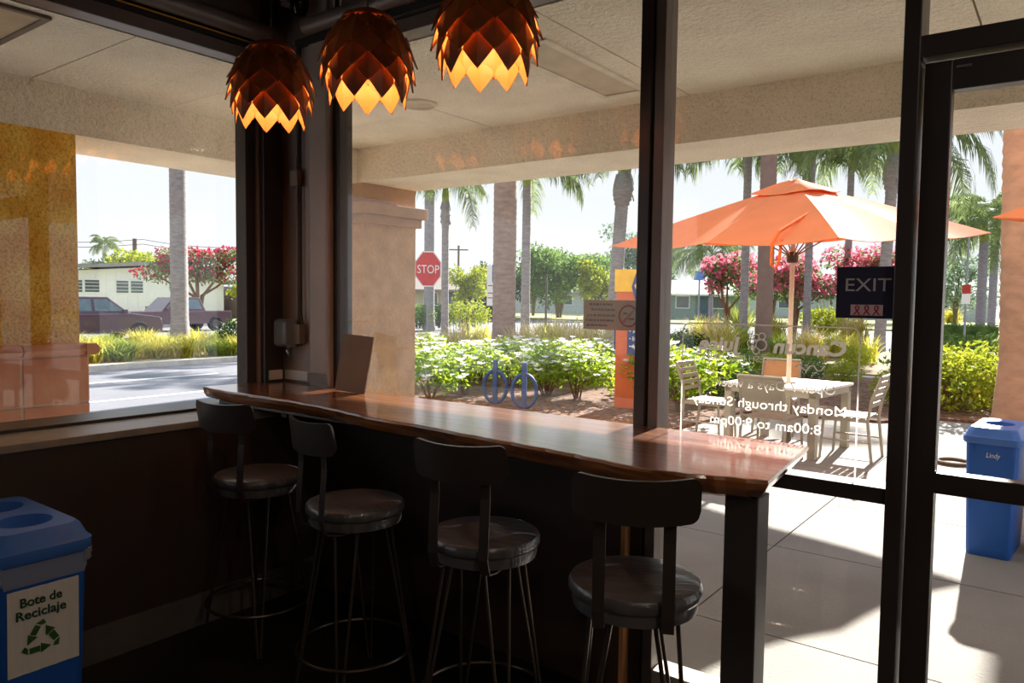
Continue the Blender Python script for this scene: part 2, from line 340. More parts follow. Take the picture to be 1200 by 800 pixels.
# ---- yellow pillar with tile base
yp = thing('tiled_pillar', 'yellow stucco pillar on a terracotta tile base outside the left window', 'pillar', (-5.48, 1.84, 0))
hx, hy = .35, .35
MB().box((-hx, -hy, 1.2), (hx, hy, 2.6)).build('shaft', YELLOW, yp)
MB().box((-hx-.035, -hy-.035, -.1), (hx+.035, hy+.035, 1.25)).build('grout_core', GROUT, yp)
tl = None; gap = .012; tw = .39; th = .30
for row in range(5):
    z0 = 1.205-(row+1)*th
    if z0 < -.4: break
    for side in range(4):
        for k in range(2):
            m4 = Matrix.Rotation(side*PI/2, 4, 'Z')
            if tl is None:
                tl = MB().box((0, 0, 0), (.032, tw-gap, th-gap)).build('tile', TILE, yp, bevel=.005); o = tl
            else: o = share(tl, (0, 0, 0), parent=yp)
            p = m4 @ Vector((hx+.008, -tw+k*tw+gap/2, z0)); o.location = p; o.rotation_euler = (0, 0, side*PI/2)
cap = None
for side in range(4):
    for k in range(2):
        L_ = (hx+.09)*2/2
        if cap is None:
            cap = MB().loft([[Vector((x, yy, z)) for x, z in [(.0, -.035), (.05, -.035), (.075, -.02), (.085, 0), (.075, .02), (.05, .035), (0, .035)]] for yy in (0, L_-.008)]).build('cap_tile', TILE, yp, smooth=True); o = cap
        else: o = share(cap, (0, 0, 0), parent=yp)
        o.location = Matrix.Rotation(side*PI/2, 4, 'Z') @ Vector((hx+.005, -L_+k*L_, 1.24)); o.rotation_euler = (0, 0, side*PI/2)
# ---- beige pillar
bp_ = thing('capped_pillar', 'beige stucco pillar with stepped cap at the canopy corner', 'pillar', (-5.41, 4.875, 0))
MB().box((-.34, -.33, -.1), (.34, .325, 2.36)).build('shaft', STUCCO2, bp_)
MB().box((-.34, -.34, 2.36), (.34, .32, 2.6)).build('neck', TRIMB, bp_)
MB().box((-.42, -.41, 2.33), (.42, .41, 2.43)).build('cap_moulding', TRIMB, bp_, bevel=.006)
MB().box((-.38, -.37, 2.25), (.38, .37, 2.33)).build('cap_moulding', TRIMB, bp_, bevel=.006)
# ================================================================== GROUND
smesh(MB().box((-220, -60, -.4), (160, 260, -.12)), 'ground', ASPH, 'grey asphalt of street and parking lanes', 'road')
pt = struct('patio', 'pale concrete slab paving of the patio', 'pavement')
MB().box((-5.9, GY+.06, -.3), (6.0, 13.0, -.02)).build('joint_bed', CONCD, pt)
xs = [-5.9, -4.52, -3.02, -1.52, -.02, 1.48, 2.98, 4.48, 6.0]; ys = [GY+.06, 3.57, 4.92, 6.22, 7.55, 8.9, 10.25, 11.6, 13.0]
for i in range(8):
    for j in range(8):
        MB().box((xs[i]+.005, ys[j]+.005, -.1), (xs[i+1]-.005, ys[j+1]-.005, 0)).build('paving_slab', CONC, pt)
smesh(MB().box((-9.0, -10, -.3), (-5.9, 8.3, -.03)), 'sidewalk', CONC, 'concrete sidewalk between the canopy and the street', 'pavement')
def bed(name, poly, m, label, cat, z0=-.3, z1=.02):
    return smesh(MB().prism(poly, z0, z1, 'z'), name, m, label, cat)
bed('mulch_bed', [(-8.7, 8.3), (-3.9, 8.45), (-3.75, 10.5), (-2.0, 10.9), (-1.6, 11.7), (3, 11.7), (3, 17), (-14.2, 17)], MULCH, 'brown bark mulch planting bed behind the patio', 'planting bed', z1=.035)
bed('planting_strip', [(-16, 18.2), (6, 18.2), (6, 27), (-16, 27)], SOIL, 'dry planted strip across the driveway', 'planting bed', z1=.0)
bed('street_median', [(-26, -12), (-17.3, -12), (-17.6, 14), (-18.3, 22), (-26, 22)], SOIL, 'planted strip between the two street lanes', 'planting bed', z1=-.02)
bed('lawn', [(-90, -30), (-38, -30), (-38, 95), (-90, 95)], LAWN, 'lawn in front of the white house across the street', 'lawn', z1=.0)
bed('far_lawn', [(-38, 50), (60, 50), (60, 95), (-38, 95)], LAWN, 'far lawn across the side street', 'lawn', z1=.0)
CURB = mat('curb_concrete', (214, 208, 198), .85)
smesh(MB().box((-17.55, 6.9, -.2), (-17.25, 13.5, .0)), 'kerb', CURB, 'pale concrete kerb along the planted street strip', 'kerb')
smesh(MB().box((-17.5, 3.5, -.2), (-17.2, 6.9, .0)), 'red_kerb', mat('red_paint', (190, 60, 60), .7), 'red painted kerb along the planted street strip', 'kerb')
smesh(MB().box((-38.2, -30, -.2), (-37.9, 95, .03)), 'lawn_kerb', CURB, 'kerb along the far lawn', 'kerb')
smesh(MB().box((-14.6, 16.9, -.2), (3, 17.1, .06)), 'bed_kerb', CURB, 'kerb along the back of the mulch bed', 'kerb')
for (a, b, y0, y1, wh) in ((-15.0, -14.86, 5.5, 9.2, 'middle of'), (-12.4, -12.26, 3, 8.4, 'near side of'), (-15.0, -14.86, 10.2, 13, 'far right of')):
    smesh(MB().box((a, y0, -.12), (b, y1, -.115)), 'lane_stripe', WHITE, 'white painted lane line on the %s the near street' % wh, 'road marking')
# ================================================================== BAR
def wood_mat():
    m = bpy.data.materials.new('walnut_slab'); m.use_nodes = True; t = m.node_tree; n = t.nodes; l = t.links; b = n['Principled BSDF']
    tcn = n.new('ShaderNodeTexCoord'); mp = n.new('ShaderNodeMapping'); mp.inputs['Scale'].default_value = (1.2, 14, 14); l.new(tcn.outputs['Object'], mp.inputs[0])
    nz = n.new('ShaderNodeTexNoise'); nz.inputs['Scale'].default_value = 2.2; nz.inputs['Detail'].default_value = 8; nz.inputs['Distortion'].default_value = .8; l.new(mp.outputs[0], nz.inputs[0])
    cr = n.new('ShaderNodeValToRGB'); l.new(nz.outputs['Fac'], cr.inputs[0]); e = cr.color_ramp.elements
    e[0].position = .3; e[0].color = (*srgb(70, 36, 18), 1); e[1].position = .72; e[1].color = (*srgb(172, 104, 54), 1)
    l.new(cr.outputs[0], b.inputs['Base Color']); b.inputs['Roughness'].default_value = .3; b.inputs['Coat Weight'].default_value = 1; b.inputs['Coat Roughness'].default_value = .13
    return m
WOOD = wood_mat()
bt = thing('bar_counter', 'long live-edge walnut bar counter along the right window', 'bar counter', (-2.2, 2.4, 0))
O = Vector((-2.2, 2.4, 0))
front = [(-3.775, 2.235), (-3.60, 2.215), (-3.3, 2.205), (-3.0, 2.215), (-2.75, 2.20), (-2.5, 2.155), (-2.3, 2.115), (-2.05, 2.115), (-1.8, 2.085), (-1.55, 2.065), (-1.35, 2.05), (-1.2, 2.025), (-1.02, 2.0), (-.88, 2.02), (-.78, 2.055), (-.665, 2.085)]
# densify with small live-edge wiggle
fl = []
for i in range(len(front)-1):
    for k in range(4):
        t_ = k/4; a, b = front[i], front[i+1]
        fl.append((a[0]+(b[0]-a[0])*t_, a[1]+(b[1]-a[1])*t_+.004*math.sin(i*2.3+k*1.9)))
fl.append(front[-1])
back = [(-.725, 2.695), (-1.3, 2.69), (-3.2, 2.69), (-3.255, 2.69), (-3.26, 2.65), (-3.425, 2.65), (-3.43, 2.695), (-3.685, 2.695), (-3.69, 2.565), (-3.755, 2.555)]
def inset(poly_f, d):
    o_ = []
    for (x, y) in poly_f: o_.append((x, y+d))
    return o_
rings = []
for z, d, e in ((1.034, .045, .05), (1.045, .02, .03), (1.07, .004, .01), (1.09, 0, 0), (1.098, .003, .003), (1.10, .008, .006)):
    ring = [(x-(e if x > -.7 else 0)+(.006 if i == 0 else 0), y+d) for i, (x, y) in enumerate(fl)]+[(x-(e if k == 0 else 0), y) for k, (x, y) in enumerate(back)]
    rings.append([Vector((x, y, z))-O for x, y in ring])
sl = MB().loft(rings).build('slab', WOOD, bt, smooth=True); sl.data.set_sharp_from_angle(angle=R(12))
# steel frame under the slab and the end post
MB().box((-3.72, 2.30, 1.010), (-.80, 2.335, 1.034)).box((-3.72, 2.56, 1.010), (-.80, 2.60, 1.034)).build('support_rail', mat('rail_grey', (120, 112, 106), .4, .5), bt).location = -O
MB().box((-.805, 2.125, 0), (-.705, 2.225, 1.034)).build('post', FRAME, bt, bevel=.006).location = -O
for bx in (-3.15, -2.2, -1.6):
    o = MB().box((bx-.02, 2.30, .99), (bx+.02, KY, 1.012)).build('bracket', FRAME, bt); o.location = -O
# ================================================================== STOOLS
SEATW = mat('stool_seat_wood', (86, 82, 84), .3, 0, var=.3, scale=5, stretch=(1, 8, 1), bump=.25, bscale=12, coat=.4)
SDARK = mat('stool_dark_metal', (62, 52, 48), .35, .2, var=.1)
ROD = mat('stool_rod_metal', (96, 84, 74), .3, .8, var=.1)
def stool(label, loc, ang):
    # local: backrest towards -Y
    s = thing('bar_stool', label, 'stool', loc, ang+PI/2, 'bar stools along the bar')
    if STOOL:
        for ch in STOOL[0].children:
            c = ch.copy(); COL.objects.link(c); c.parent = s
        return s
    STOOL.append(s)
    MB().lathe([(.17, .700), (.183, .703), (.186, .72), (.184, .738), (.192, .742), (.197, .752), (.197, .768), (.190, .779), (.172, .784), (.09, .781)], 40).build('seat', SEATW, s, smooth=True)
    # backrest: curved plate
    g = MB(); nu, rad, hw = 56, .34, .178; rows = []
    for side in (0, 1):
        for i in range(nu+1):
            u = -1+2*i/nu; a = u*hw/rad; e = max(0, (abs(u)*hw-(hw-.03))/.03); cut = .03*(1-math.sqrt(max(0, 1-e*e)))
            rr = rad+(.007 if side else -.007); lift = .01*u*u
            x = rr*math.sin(a); y = -(.205-.34)-rr*math.cos(a)-.02
            rows.append((Vector((x, y, 1.00+lift+cut)), Vector((x, y-.014, 1.125+lift-cut))))
    vs = [p for r_ in rows for p in r_]; k = nu+1; fs = []
    for i in range(nu):
        a0, a1, b0, b1 = 2*i, 2*i+2, 2*(k+i), 2*(k+i)+2
        fs += [(a0, a1, a1+1, a0+1), (b1, b0, b0+1, b1+1), (a0+1, a1+1, b1+1, b0+1), (a1, a0, b0, b1)]
    fs += [(0, 1, 2*k+1, 2*k), (2*nu+1, 2*nu, 2*(k+nu), 2*(k+nu)+1)]
    g.add(vs, fs).build('backrest', SDARK, s, smooth=True, bevel=0)
    for sgn in (-1, 1):
        b = MB(); x = sgn*.094
        path = [(x, -.05, .692), (x, -.13, .690), (x, -.185, .70), (x, -.202, .75), (x, -.196, .85), (x, -.188, .95), (x, -.196, 1.03), (x, -.208, 1.09)]
        rr = []
        for i, p in enumerate(path):
            p = Vector(p); d = (Vector(path[min(i+1, 7)])-Vector(path[max(i-1, 0)])).normalized(); nrm = Vector((1, 0, 0)).cross(d)
            rr.append([p+Vector((dx, 0, 0))+nrm*dn for dx, dn in ((-.017, -.003), (.017, -.003), (.017, .003), (-.017, .003))])
        b.loft(rr).build('back_bar', SDARK, s)
        for fx in (-.06, .06): pass
    for k in range(4):
        a = PI/4+k*PI/2; ca, sa = math.cos(a), math.sin(a); l_ = MB()
        for off in (-.045, .045):
            p0 = Vector((ca*.13-sa*off, sa*.13+ca*off, .70)); p1 = Vector((ca*.245-sa*off*.12, sa*.245+ca*off*.12, .008)); l_.tube([p0, p1], .0065, 8)
        l_.build('leg', ROD, s, smooth=True)
    MB().tube([(.232*math.cos(2*PI*k/40), .232*math.sin(2*PI*k/40), .19) for k in range(40)], .007, 8, closed=True).build('foot_ring', ROD, s, smooth=True)
    return s
STOOL = []
stool('dark bar stool nearest the steel post at the bar end', (-1.012, 1.97, 0), R(-64))
stool('dark bar stool second from the steel post with sheen on its seat', (-1.635, 2.03, 0), R(-77))
stool('dark bar stool third from the steel post, turned sideways', (-2.287, 2.01, 0), R(-101))
stool('dark bar stool farthest from the steel post beside the left wall', (-3.0, 2.05, 0), R(-80))
# ================================================================== PENDANT LAMPS
PET_OUT = mat('petal_outer', (158, 84, 38), .38, .1, var=.2, scale=9, trans=.3)
def per_object_shade(m, lo, hi):
    t = m.node_tree; n = t.nodes; l = t.links; b = n['Principled BSDF']; src = b.inputs['Base Color'].links[0].from_socket
    oi = n.new('ShaderNodeObjectInfo'); mr = n.new('ShaderNodeMapRange'); mr.inputs[3].default_value = lo; mr.inputs[4].default_value = hi; l.new(oi.outputs['Random'], mr.inputs[0])
    mx = n.new('ShaderNodeMix'); mx.data_type = 'RGBA'; mx.blend_type = 'MULTIPLY'; mx.inputs[0].default_value = 1
    l.new(src, mx.inputs[6]); l.new(mr.outputs[0], mx.inputs[7])
    for lk in list(src.links): l.new(mx.outputs[2], lk.to_socket) if lk.to_node != mx else None
per_object_shade(PET_OUT, .55, 1.3)
PET_IN = mat('petal_inner', (240, 172, 96), .5, 0, var=.08)
prof = [(0, .045, .196), (1, .095, .178), (2, .135, .148), (3, .162, .108), (4, .177, .060), (5, .178, .010), (6, .168, -.042)]   # row, radius of ring, height of petal top
tails = [(.140, .120), (.174, .076), (.196, .028), (.206, -.024), (.203, -.074), (.188, -.122), (.160, -.178)]   # radius and height of each row's tips
def petal_mesh(rtop, ztop, rbot, zbot, width):
    """diamond leaf of bent sheet: top point, two side points, bottom point, bowed round the axis"""
    g = MB(); th_ = .0022; n = 8; rings = []
    outl = []
    for i in range(n+1):
        t_ = i/n; r_ = rtop+(rbot-rtop)*t_; z = ztop+(zbot-ztop)*t_
        hw = width*(1-abs(t_-.45)/(.45 if t_ < .45 else .55))**.92 if 0 < t_ < 1 else .0012
        outl.append((r_, z, hw))
    vo = []
    for off in (0, 1):
        for (r_, z, hw) in outl:
            rr = r_-off*th_
            for s_ in (-1, 0, 1):
                a = s_*hw/max(r_, .05); rq = rr + (.004 if s_ == 0 else 0)
                vo.append((rq*math.cos(a), rq*math.sin(a), z))
    m_ = 3*(n+1)
    for i in range(n):
        for s_ in range(2):
            a = 3*i+s_; g_ = (a, a+1, a+4, a+3)
            g.f.append(g_); g.mi.append(0); g.f.append(tuple(q+m_ for q in g_[::-1])); g.mi.append(1)
        for s_ in (0, 2):
            a = 3*i+s_; g.f.append((a, a+3, a+3+m_, a+m_)); g.mi.append(0)
    g.v = vo
    me = bpy.data.meshes.new('petal'); me.from_pydata(g.v, [], g.f); me.materials.append(PET_OUT); me.materials.append(PET_IN); me.polygons.foreach_set('material_index', g.mi)
    return me
PM = []
for (row, r_, z) in prof:
    rb, zb = tails[row]
    PM.append(petal_mesh(r_-.004, z, rb, zb, PI*(r_+rb)/2/(6 if row == 0 else 9)*1.06))
BULB = mat('warm_bulb', (255, 200, 130), .4, emit=1.5)
def pendant(label, x, y, rz):
    p = thing('pendant_lamp', label, 'lamp', (x, y, 2.535), rz, 'pinecone pendant lamps above the bar'); p.scale = (.96,)*3
    for (row, r_, z) in prof:
        n_ = 6 if row == 0 else 9
        for k in range(n_):
            o = put('petal', PM[row], p); o.rotation_euler = (0, 0, 2*PI*(k+.5*(row % 2))/n_)
    MB().lathe([(.0, .215), (.05, .210), (.100, .186), (.112, .168), (.108, .166), (.095, .180), (.05, .202), (0, .208)], 24, cap0=False, cap1=False).build('top_cap', PET_OUT, p, smooth=True)
    MB().tube([(0, 0, .21), (0, 0, .865)], .004, 6).build('cord', BLACK, p)
    MB().lathe([(.022, .135), (.022, .19), (.012, .20)], 16).build('lamp_holder', BLACK, p, smooth=True)
    MB().tube([(0, 0, .19), (0, 0, .21)], .008, 6).build('stem', BLACK, p)
    MB().lathe([(.008, .03), (.024, .04), (.032, .065), (.030, .095), (.018, .125), (.015, .137)], 20).build('bulb', BULB, p, smooth=True)
    L = bpy.data.lights.new('bulb_light', 'POINT'); L.energy = .75; L.color = (1, .70, .40); L.shadow_soft_size = .02
    lo = bpy.data.objects.new('bulb_light', L); COL.objects.link(lo); lo.parent = p; lo.location = (0, 0, .005)
for lab, xx, yy_ in (('copper pinecone pendant lamp in front of the dark corner post', 318, 106), ('copper pinecone pendant lamp between its two neighbours', 431, 82), ('copper pinecone pendant lamp closest to the mullion, top cut by the frame edge', 570, 50)):
    q = WY(xx, yy_, 2.10); pendant(lab, q.x, 2.10, .2+xx*.01)
# ================================================================== SMALL THINGS ON THE CORNER
q = WY(348, 213, 2.71)
q = WY(349, 300, 2.705)
cd = thing('conduit', 'thin vertical electrical conduit with junction box on the corner post', 'conduit', (q.x, 2.705, 1.45))
MB().tube([(0, 0, 0), (0, 0, 1.93)], .010, 10).build('pipe', FRAME2, cd, smooth=True)
MB().box((-.035, -.03, .765), (.035, .01, .86)).build('junction_box', mat('box_tan', (128, 112, 98), .5), cd, bevel=.01)
MB().tube([(.03, 0, 1.93), (.03, 0, .3), (.035, -.004, .06), (.05, -.002, -.03)], .004, 6).build('cable', BLACK, cd)
ob = thing('outlet_box', 'outlet under a clear bubble cover low on the corner post', 'outlet', (-3.575, 2.70, 1.385))
MB().box((.015, -.03, -.06), (.065, .015, .05)).build('metal_box', mat('box_tan', (128, 112, 98), .5), ob, bevel=.004)
MB().box((-.10, -.02, -.075), (.015, .01, .075)).build('base', mat('box_dark', (60, 54, 50), .5), ob)
MB().loft([[Vector((x*.075-.042, y_, z*.08)) for x, z in ((-1, -1), (1, -1), (1, 1), (-1, 1))] for y_ in (-.02, -.05)]+[[Vector((x*.055-.042, -.085, z*.062)) for x, z in ((-1, -1), (1, -1), (1, 1), (-1, 1))]]).build('clear_cover', COVER, ob, bevel=.006)
MB().tube([(-.03, -.03, -.08), (-.03, -.045, -.10), (-.01, -.045, -.125), (-.02, -.04, -.10)], .006, 6).build('latch', STEEL, ob)
q = WY(343, -2, 2.62)
sp = thing('security_camera', 'round grey and black dome device high on the dark corner', 'camera', (q.x, 2.60, 3.17))
MB().lathe([(.045, .0), (.05, .02), (.05, .06), (.03, .07)], 24).build('housing', mat('device_grey', (120, 112, 114), .4), sp, smooth=True)
MB().lathe([(.006, -.085), (.03, -.078), (.045, -.055), (.05, -.02), (.05, .0)], 24, c=(.085, 0, .01)).build('dome', mat('dome_black', (16, 15, 16), .08), sp, smooth=True)
MB().box((-.02, -.02, .07), (.12, .06, .09)).build('bracket', BLACK, sp)
op = thing('outlet_plate', 'small beige outlet plate on the dark header over the corner', 'outlet', (WY(393, 5, 2.66).x, 2.672, WY(393, 8, 2.66).z+.02))
MB().box((-.035, 0, -.06), (.035, .008, .06)).build('plate', mat('plate_beige', (176, 160, 140), .5), op, bevel=.003)
MB().box((-.015, -.003, -.035), (.015, 0, .035)).build('socket', BLACK, op)
# ---- leaning brown board
bd = thing('leaning_board', 'plain brown board leaning upright on the bar beside the corner', 'board', (-3.10, 2.655, 1.10))
m_ = Matrix.Rotation(R(-9), 4, 'X') @ Matrix.Rotation(R(4), 4, 'Y')
MB().box((-.105, -.006, 0.002), (.085, .006, .30), m=m_).build('panel', mat('board_brown', (122, 102, 82), .6, var=.1), bd, bevel=.002)
bd.location.x = -2.99; bd.location.y = 2.60; bd.rotation_euler = (0, 0, R(12))
# ---- exit sign
ex = thing('exit_sign', 'dark navy EXIT sign with a pink ribbon sticker on the glass', 'sign', (-.563, GY-.012, 1.635))
MB().box((-.098, -.003, -.088), (.098, .006, .085)).build('plate', mat('sign_navy', (30, 28, 62), .5, var=.05), ex, bevel=.002)
text('lettering', 'EXIT', .062, (0, -.0045, .022), '-y', mat('sign_letter', (196, 196, 200), .5), ex, width=.14, ext=.001)
MB().box((-.05, -.0045, -.078), (.05, -.003, -.042)).build('sticker', mat('sticker_pink', (206, 178, 184), .6), ex)
for k in (-1, 0, 1):
    rb = MB(); x0 = k*.03
    rb.tube([(x0-.010, -.0055, -.076), (x0+.004, -.0055, -.058), (x0+.006, -.0055, -.049), (x0, -.0055, -.045), (x0-.006, -.0055, -.049), (x0-.004, -.0055, -.058), (x0+.010, -.0055, -.076)], .0022, 4)
    rb.build('ribbon', mat('ribbon_red', (176, 54, 84), .6), ex)
# ---- no smoking sign (faces outside; seen from the back against the light)
ns = thing('no_smoking_sign', 'tan notice board with a red no-smoking circle on the glass', 'sign', (-1.545, GY+.008, 1.535))
BRD = mat('notice_tan', (206, 182, 146), .7, var=.1, trans=.5)
MB().box((-.137, -.001, -.062), (.137, .004, .062)).build('board', BRD, ns)
RED = mat('sign_red', (186, 52, 44), .6); DK = mat('sign_brown', (112, 84, 60), .7)
c = (.078, -.003, -.002)
MB().tube([(c[0]+.042*math.cos(2*PI*k/28), -.003, c[2]+.042*math.sin(2*PI*k/28)) for k in range(28)], .004, 4, closed=True).bar((c[0]-.028, -.003, c[2]-.030), (c[0]+.028, -.003, c[2]+.030), .008, .003, (0, 1, 0)).build('prohibition_ring', RED, ns)
MB().bar((c[0]-.024, -.003, c[2]+.01), (c[0]-.005, -.003, c[2]+.01), .008, .002, (0, 1, 0)).bar((c[0]+.002, -.003, c[2]-.012), (c[0]+.026, -.003, c[2]-.012), .006, .002, (0, 1, 0)).build('cigarette', DK, ns)
for k, (xa, xb, z) in enumerate(((-.108, .0, .044), (-.098, .005, .022), (-.118, .012, -.002), (-.122, .01, -.023), (-.12, -.02, -.044))):
    b_ = MB(); x0 = xa
    while x0 < xb:
        w_ = rnd.uniform(.008, .022); b_.box((x0, -.003, z-.004), (min(x0+w_, xb+.01), -.001, z+.004)); x0 += w_+.004
    b_.build('print_line', DK, ns)
# ================================================================== SLIM BINS
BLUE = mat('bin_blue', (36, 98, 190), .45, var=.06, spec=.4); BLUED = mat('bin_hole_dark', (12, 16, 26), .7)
BLUEL = mat('lid_blue', (70, 120, 205), .42, var=.05)
def rrect(hx_, hy_, r_, z, n=6):
    o_ = []
    for cx, cy_, a0 in ((hx_-r_, hy_-r_, 0), (-hx_+r_, hy_-r_, PI/2), (-hx_+r_, -hy_+r_, PI), (hx_-r_, -hy_+r_, 1.5*PI)):
        for k in range(n+1):
            a = a0+PI/2*k/n; o_.append(Vector((cx+r_*math.cos(a), cy_+r_*math.sin(a), z)))
    return o_
def slim_bin(name, label, loc, rz, holes, body=BLUE, lid=BLUEL):
    b = thing(name, label, 'bin', loc, rz)
    MB().loft([rrect(.120, .245, .03, 0), rrect(.122, .248, .03, .02), rrect(.140, .272, .03, .66), rrect(.142, .275, .03, .74), rrect(.130, .263, .03, .74), rrect(.120, .25, .03, .05)]).build('body', body, b, smooth=True)
    for sx_ in (-1, 1): MB().loft([[Vector((sx_*.105+dx, -.2705+dz*.0, .655+q*.6)) for dx, dz, q in ((-.012, 0, 0), (.012, 0, 0), (.012, 0, .1), (-.012, 0, .1))], [Vector((sx_*.105+dx, -.279, .655+q*.6)) for dx, q in ((-.012, 0), (.012, 0), (.012, .1), (-.012, .1))]]).build('rib', body, b)
    l_ = MB(); l_.loft([rrect(.152, .285, .04, .722), rrect(.160, .293, .045, .735), rrect(.160, .293, .045, .765), rrect(.150, .283, .05, .775), rrect(.135, .268, .05, .812), rrect(.125, .258, .05, .822)], False, False)
    n = 48; hxx, hyy = .125, .258
    segs = [(-hyy, hyy, 0)] if holes == 1 else [(-hyy, 0, -.125), (0, hyy, .125)]
    for (ya, yb, yc) in segs:
        out, inn, low = [], [], []
        for k in range(n):
            a = 2*PI*k/n; dx, dy = math.cos(a), math.sin(a)
            tt = min([hxx/abs(dx) if abs(dx) > 1e-6 else 9, ((yb-yc)/dy if dy > 1e-6 else ((ya-yc)/dy if dy < -1e-6 else 9))])
            x, y = dx*tt, yc+dy*tt
            # keep inside the rounded corner
            cx, cy_ = hxx-.05, hyy-.05
            if abs(x) > cx and abs(y) > cy_:
                vx, vy = abs(x)-cx, abs(y)-cy_; ln_ = math.hypot(vx, vy)
                if ln_ > .05: x = math.copysign(cx+vx*.05/ln_, x); y = math.copysign(cy_+vy*.05/ln_, y)
            out.append(Vector((x, y, .822)))
            rx, ry = (.085, .085) if holes == 2 else (.085, .10)
            inn.append(Vector((rx*dx, yc+ry*dy, .824))); low.append(Vector((rx*.95*dx, yc+ry*.95*dy, .775)))
        l_.loft([out, inn, low], False, False)
    l_.build('lid', lid, b, smooth=True)
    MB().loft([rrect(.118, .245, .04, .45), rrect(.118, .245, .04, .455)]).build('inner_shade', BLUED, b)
    return b
ib = slim_bin('recycling_bin', 'blue slim recycling bin indoors with a Spanish paper label', (-2.955, 1.018, 0), PI/2, 2)
# plastic bag bunched under the lid
g = MB(); n = 90; rings = []
for j, (d, z) in enumerate(((.006, .735), (.012, .722), (.010, .708), (.012, .695), (.006, .682))):
    base = rrect(.142+d, .275+d, .03, z, 21)
    rings.append([v+Vector((0, 0, (.008*math.sin(k*.55)+.016*math.sin(k*.16+1))*j/3)) + Vector((v.x, v.y, 0)).normalized()*.006*math.sin(k*1.3+j) for k, v in enumerate(base)])
g.loft(rings, False, False).build('liner_bag', BAG, ib, smooth=True)
# label sheet
PAPER = mat('label_paper', (236, 228, 220), .6, var=.02); INK = mat('label_green', (26, 70, 48), .7)
lb = MB(); N = 24; vs = []; fs = []
def fy(z): return -(.248+(z-.02)*.0375)-.0035
for i in range(N+1):
    x = -.108+.216*i/N
    for j, z in enumerate((.355, .45, .545, .64)):
        vs.append((x, fy(z)-.0012*math.sin(i*.9+j*.6)-.0008*math.sin(i*2.1), z))
for i in range(N):
    for j in range(3): fs.append((i*4+j, i*4+4+j, i*4+5+j, i*4+1+j))
sheet = raw('label_sheet', vs, fs, PAPER, ib); sheet['label'] = 'white paper label with green lettering'
for body, z, w_ in (('Bote de', .595, .125), ('Reciclaje', .553, .150)):
    text('lettering', body, .042, (-.01, fy(z)-.004, z), '-y', INK, sheet, width=w_, ext=.0008, bold=.0008)
GRN = mat('recycle_green', (60, 110, 50), .7, c2=(30, 70, 36), scale=30)
for k in range(3):
    a = 2*PI*k/3; g = MB(); c_ = Vector((-.01, 0, .46))
    def P(x, z): 
        return Vector((c_.x+x*math.cos(a)-z*math.sin(a), fy(.46)-.0035-(x*math.sin(a)+z*math.cos(a))*.0375, c_.z+x*math.sin(a)+z*math.cos(a)))
    for poly in ([(-.036, -.042), (-.004, -.042), (-.004, -.022), (-.036, -.022)], [(-.002, -.048), (.030, -.032), (-.002, -.014)], [(-.040, -.042), (-.040, -.022), (-.050, -.012), (-.060, -.026)]):
        g.add([P(x, z) for x, z in poly], [tuple(range(len(poly)))])
    me = bpy.data.meshes.new('recycling_arrow'); me.from_pydata(g.v, [], g.f); me.materials.append(GRN); put('recycling_arrow', me, sheet)
obn = slim_bin('recycling_bin', 'blue slim recycling bin standing outside on the patio beyond the door', (-.37, 5.80, 0), R(-4), 1)
text('lettering', 'Lindy', .045, (.01, -.284, .655), '-y', WHITE, obn, width=.075, ext=.001, shear=.2)
tb = slim_bin('trash_bin', 'dark blue bin partly cut off by the right picture edge', (.06, 5.98, 0), R(-4), 1, mat('bin_navy', (30, 34, 66), .4), mat('lid_grey', (150, 152, 160), .4))
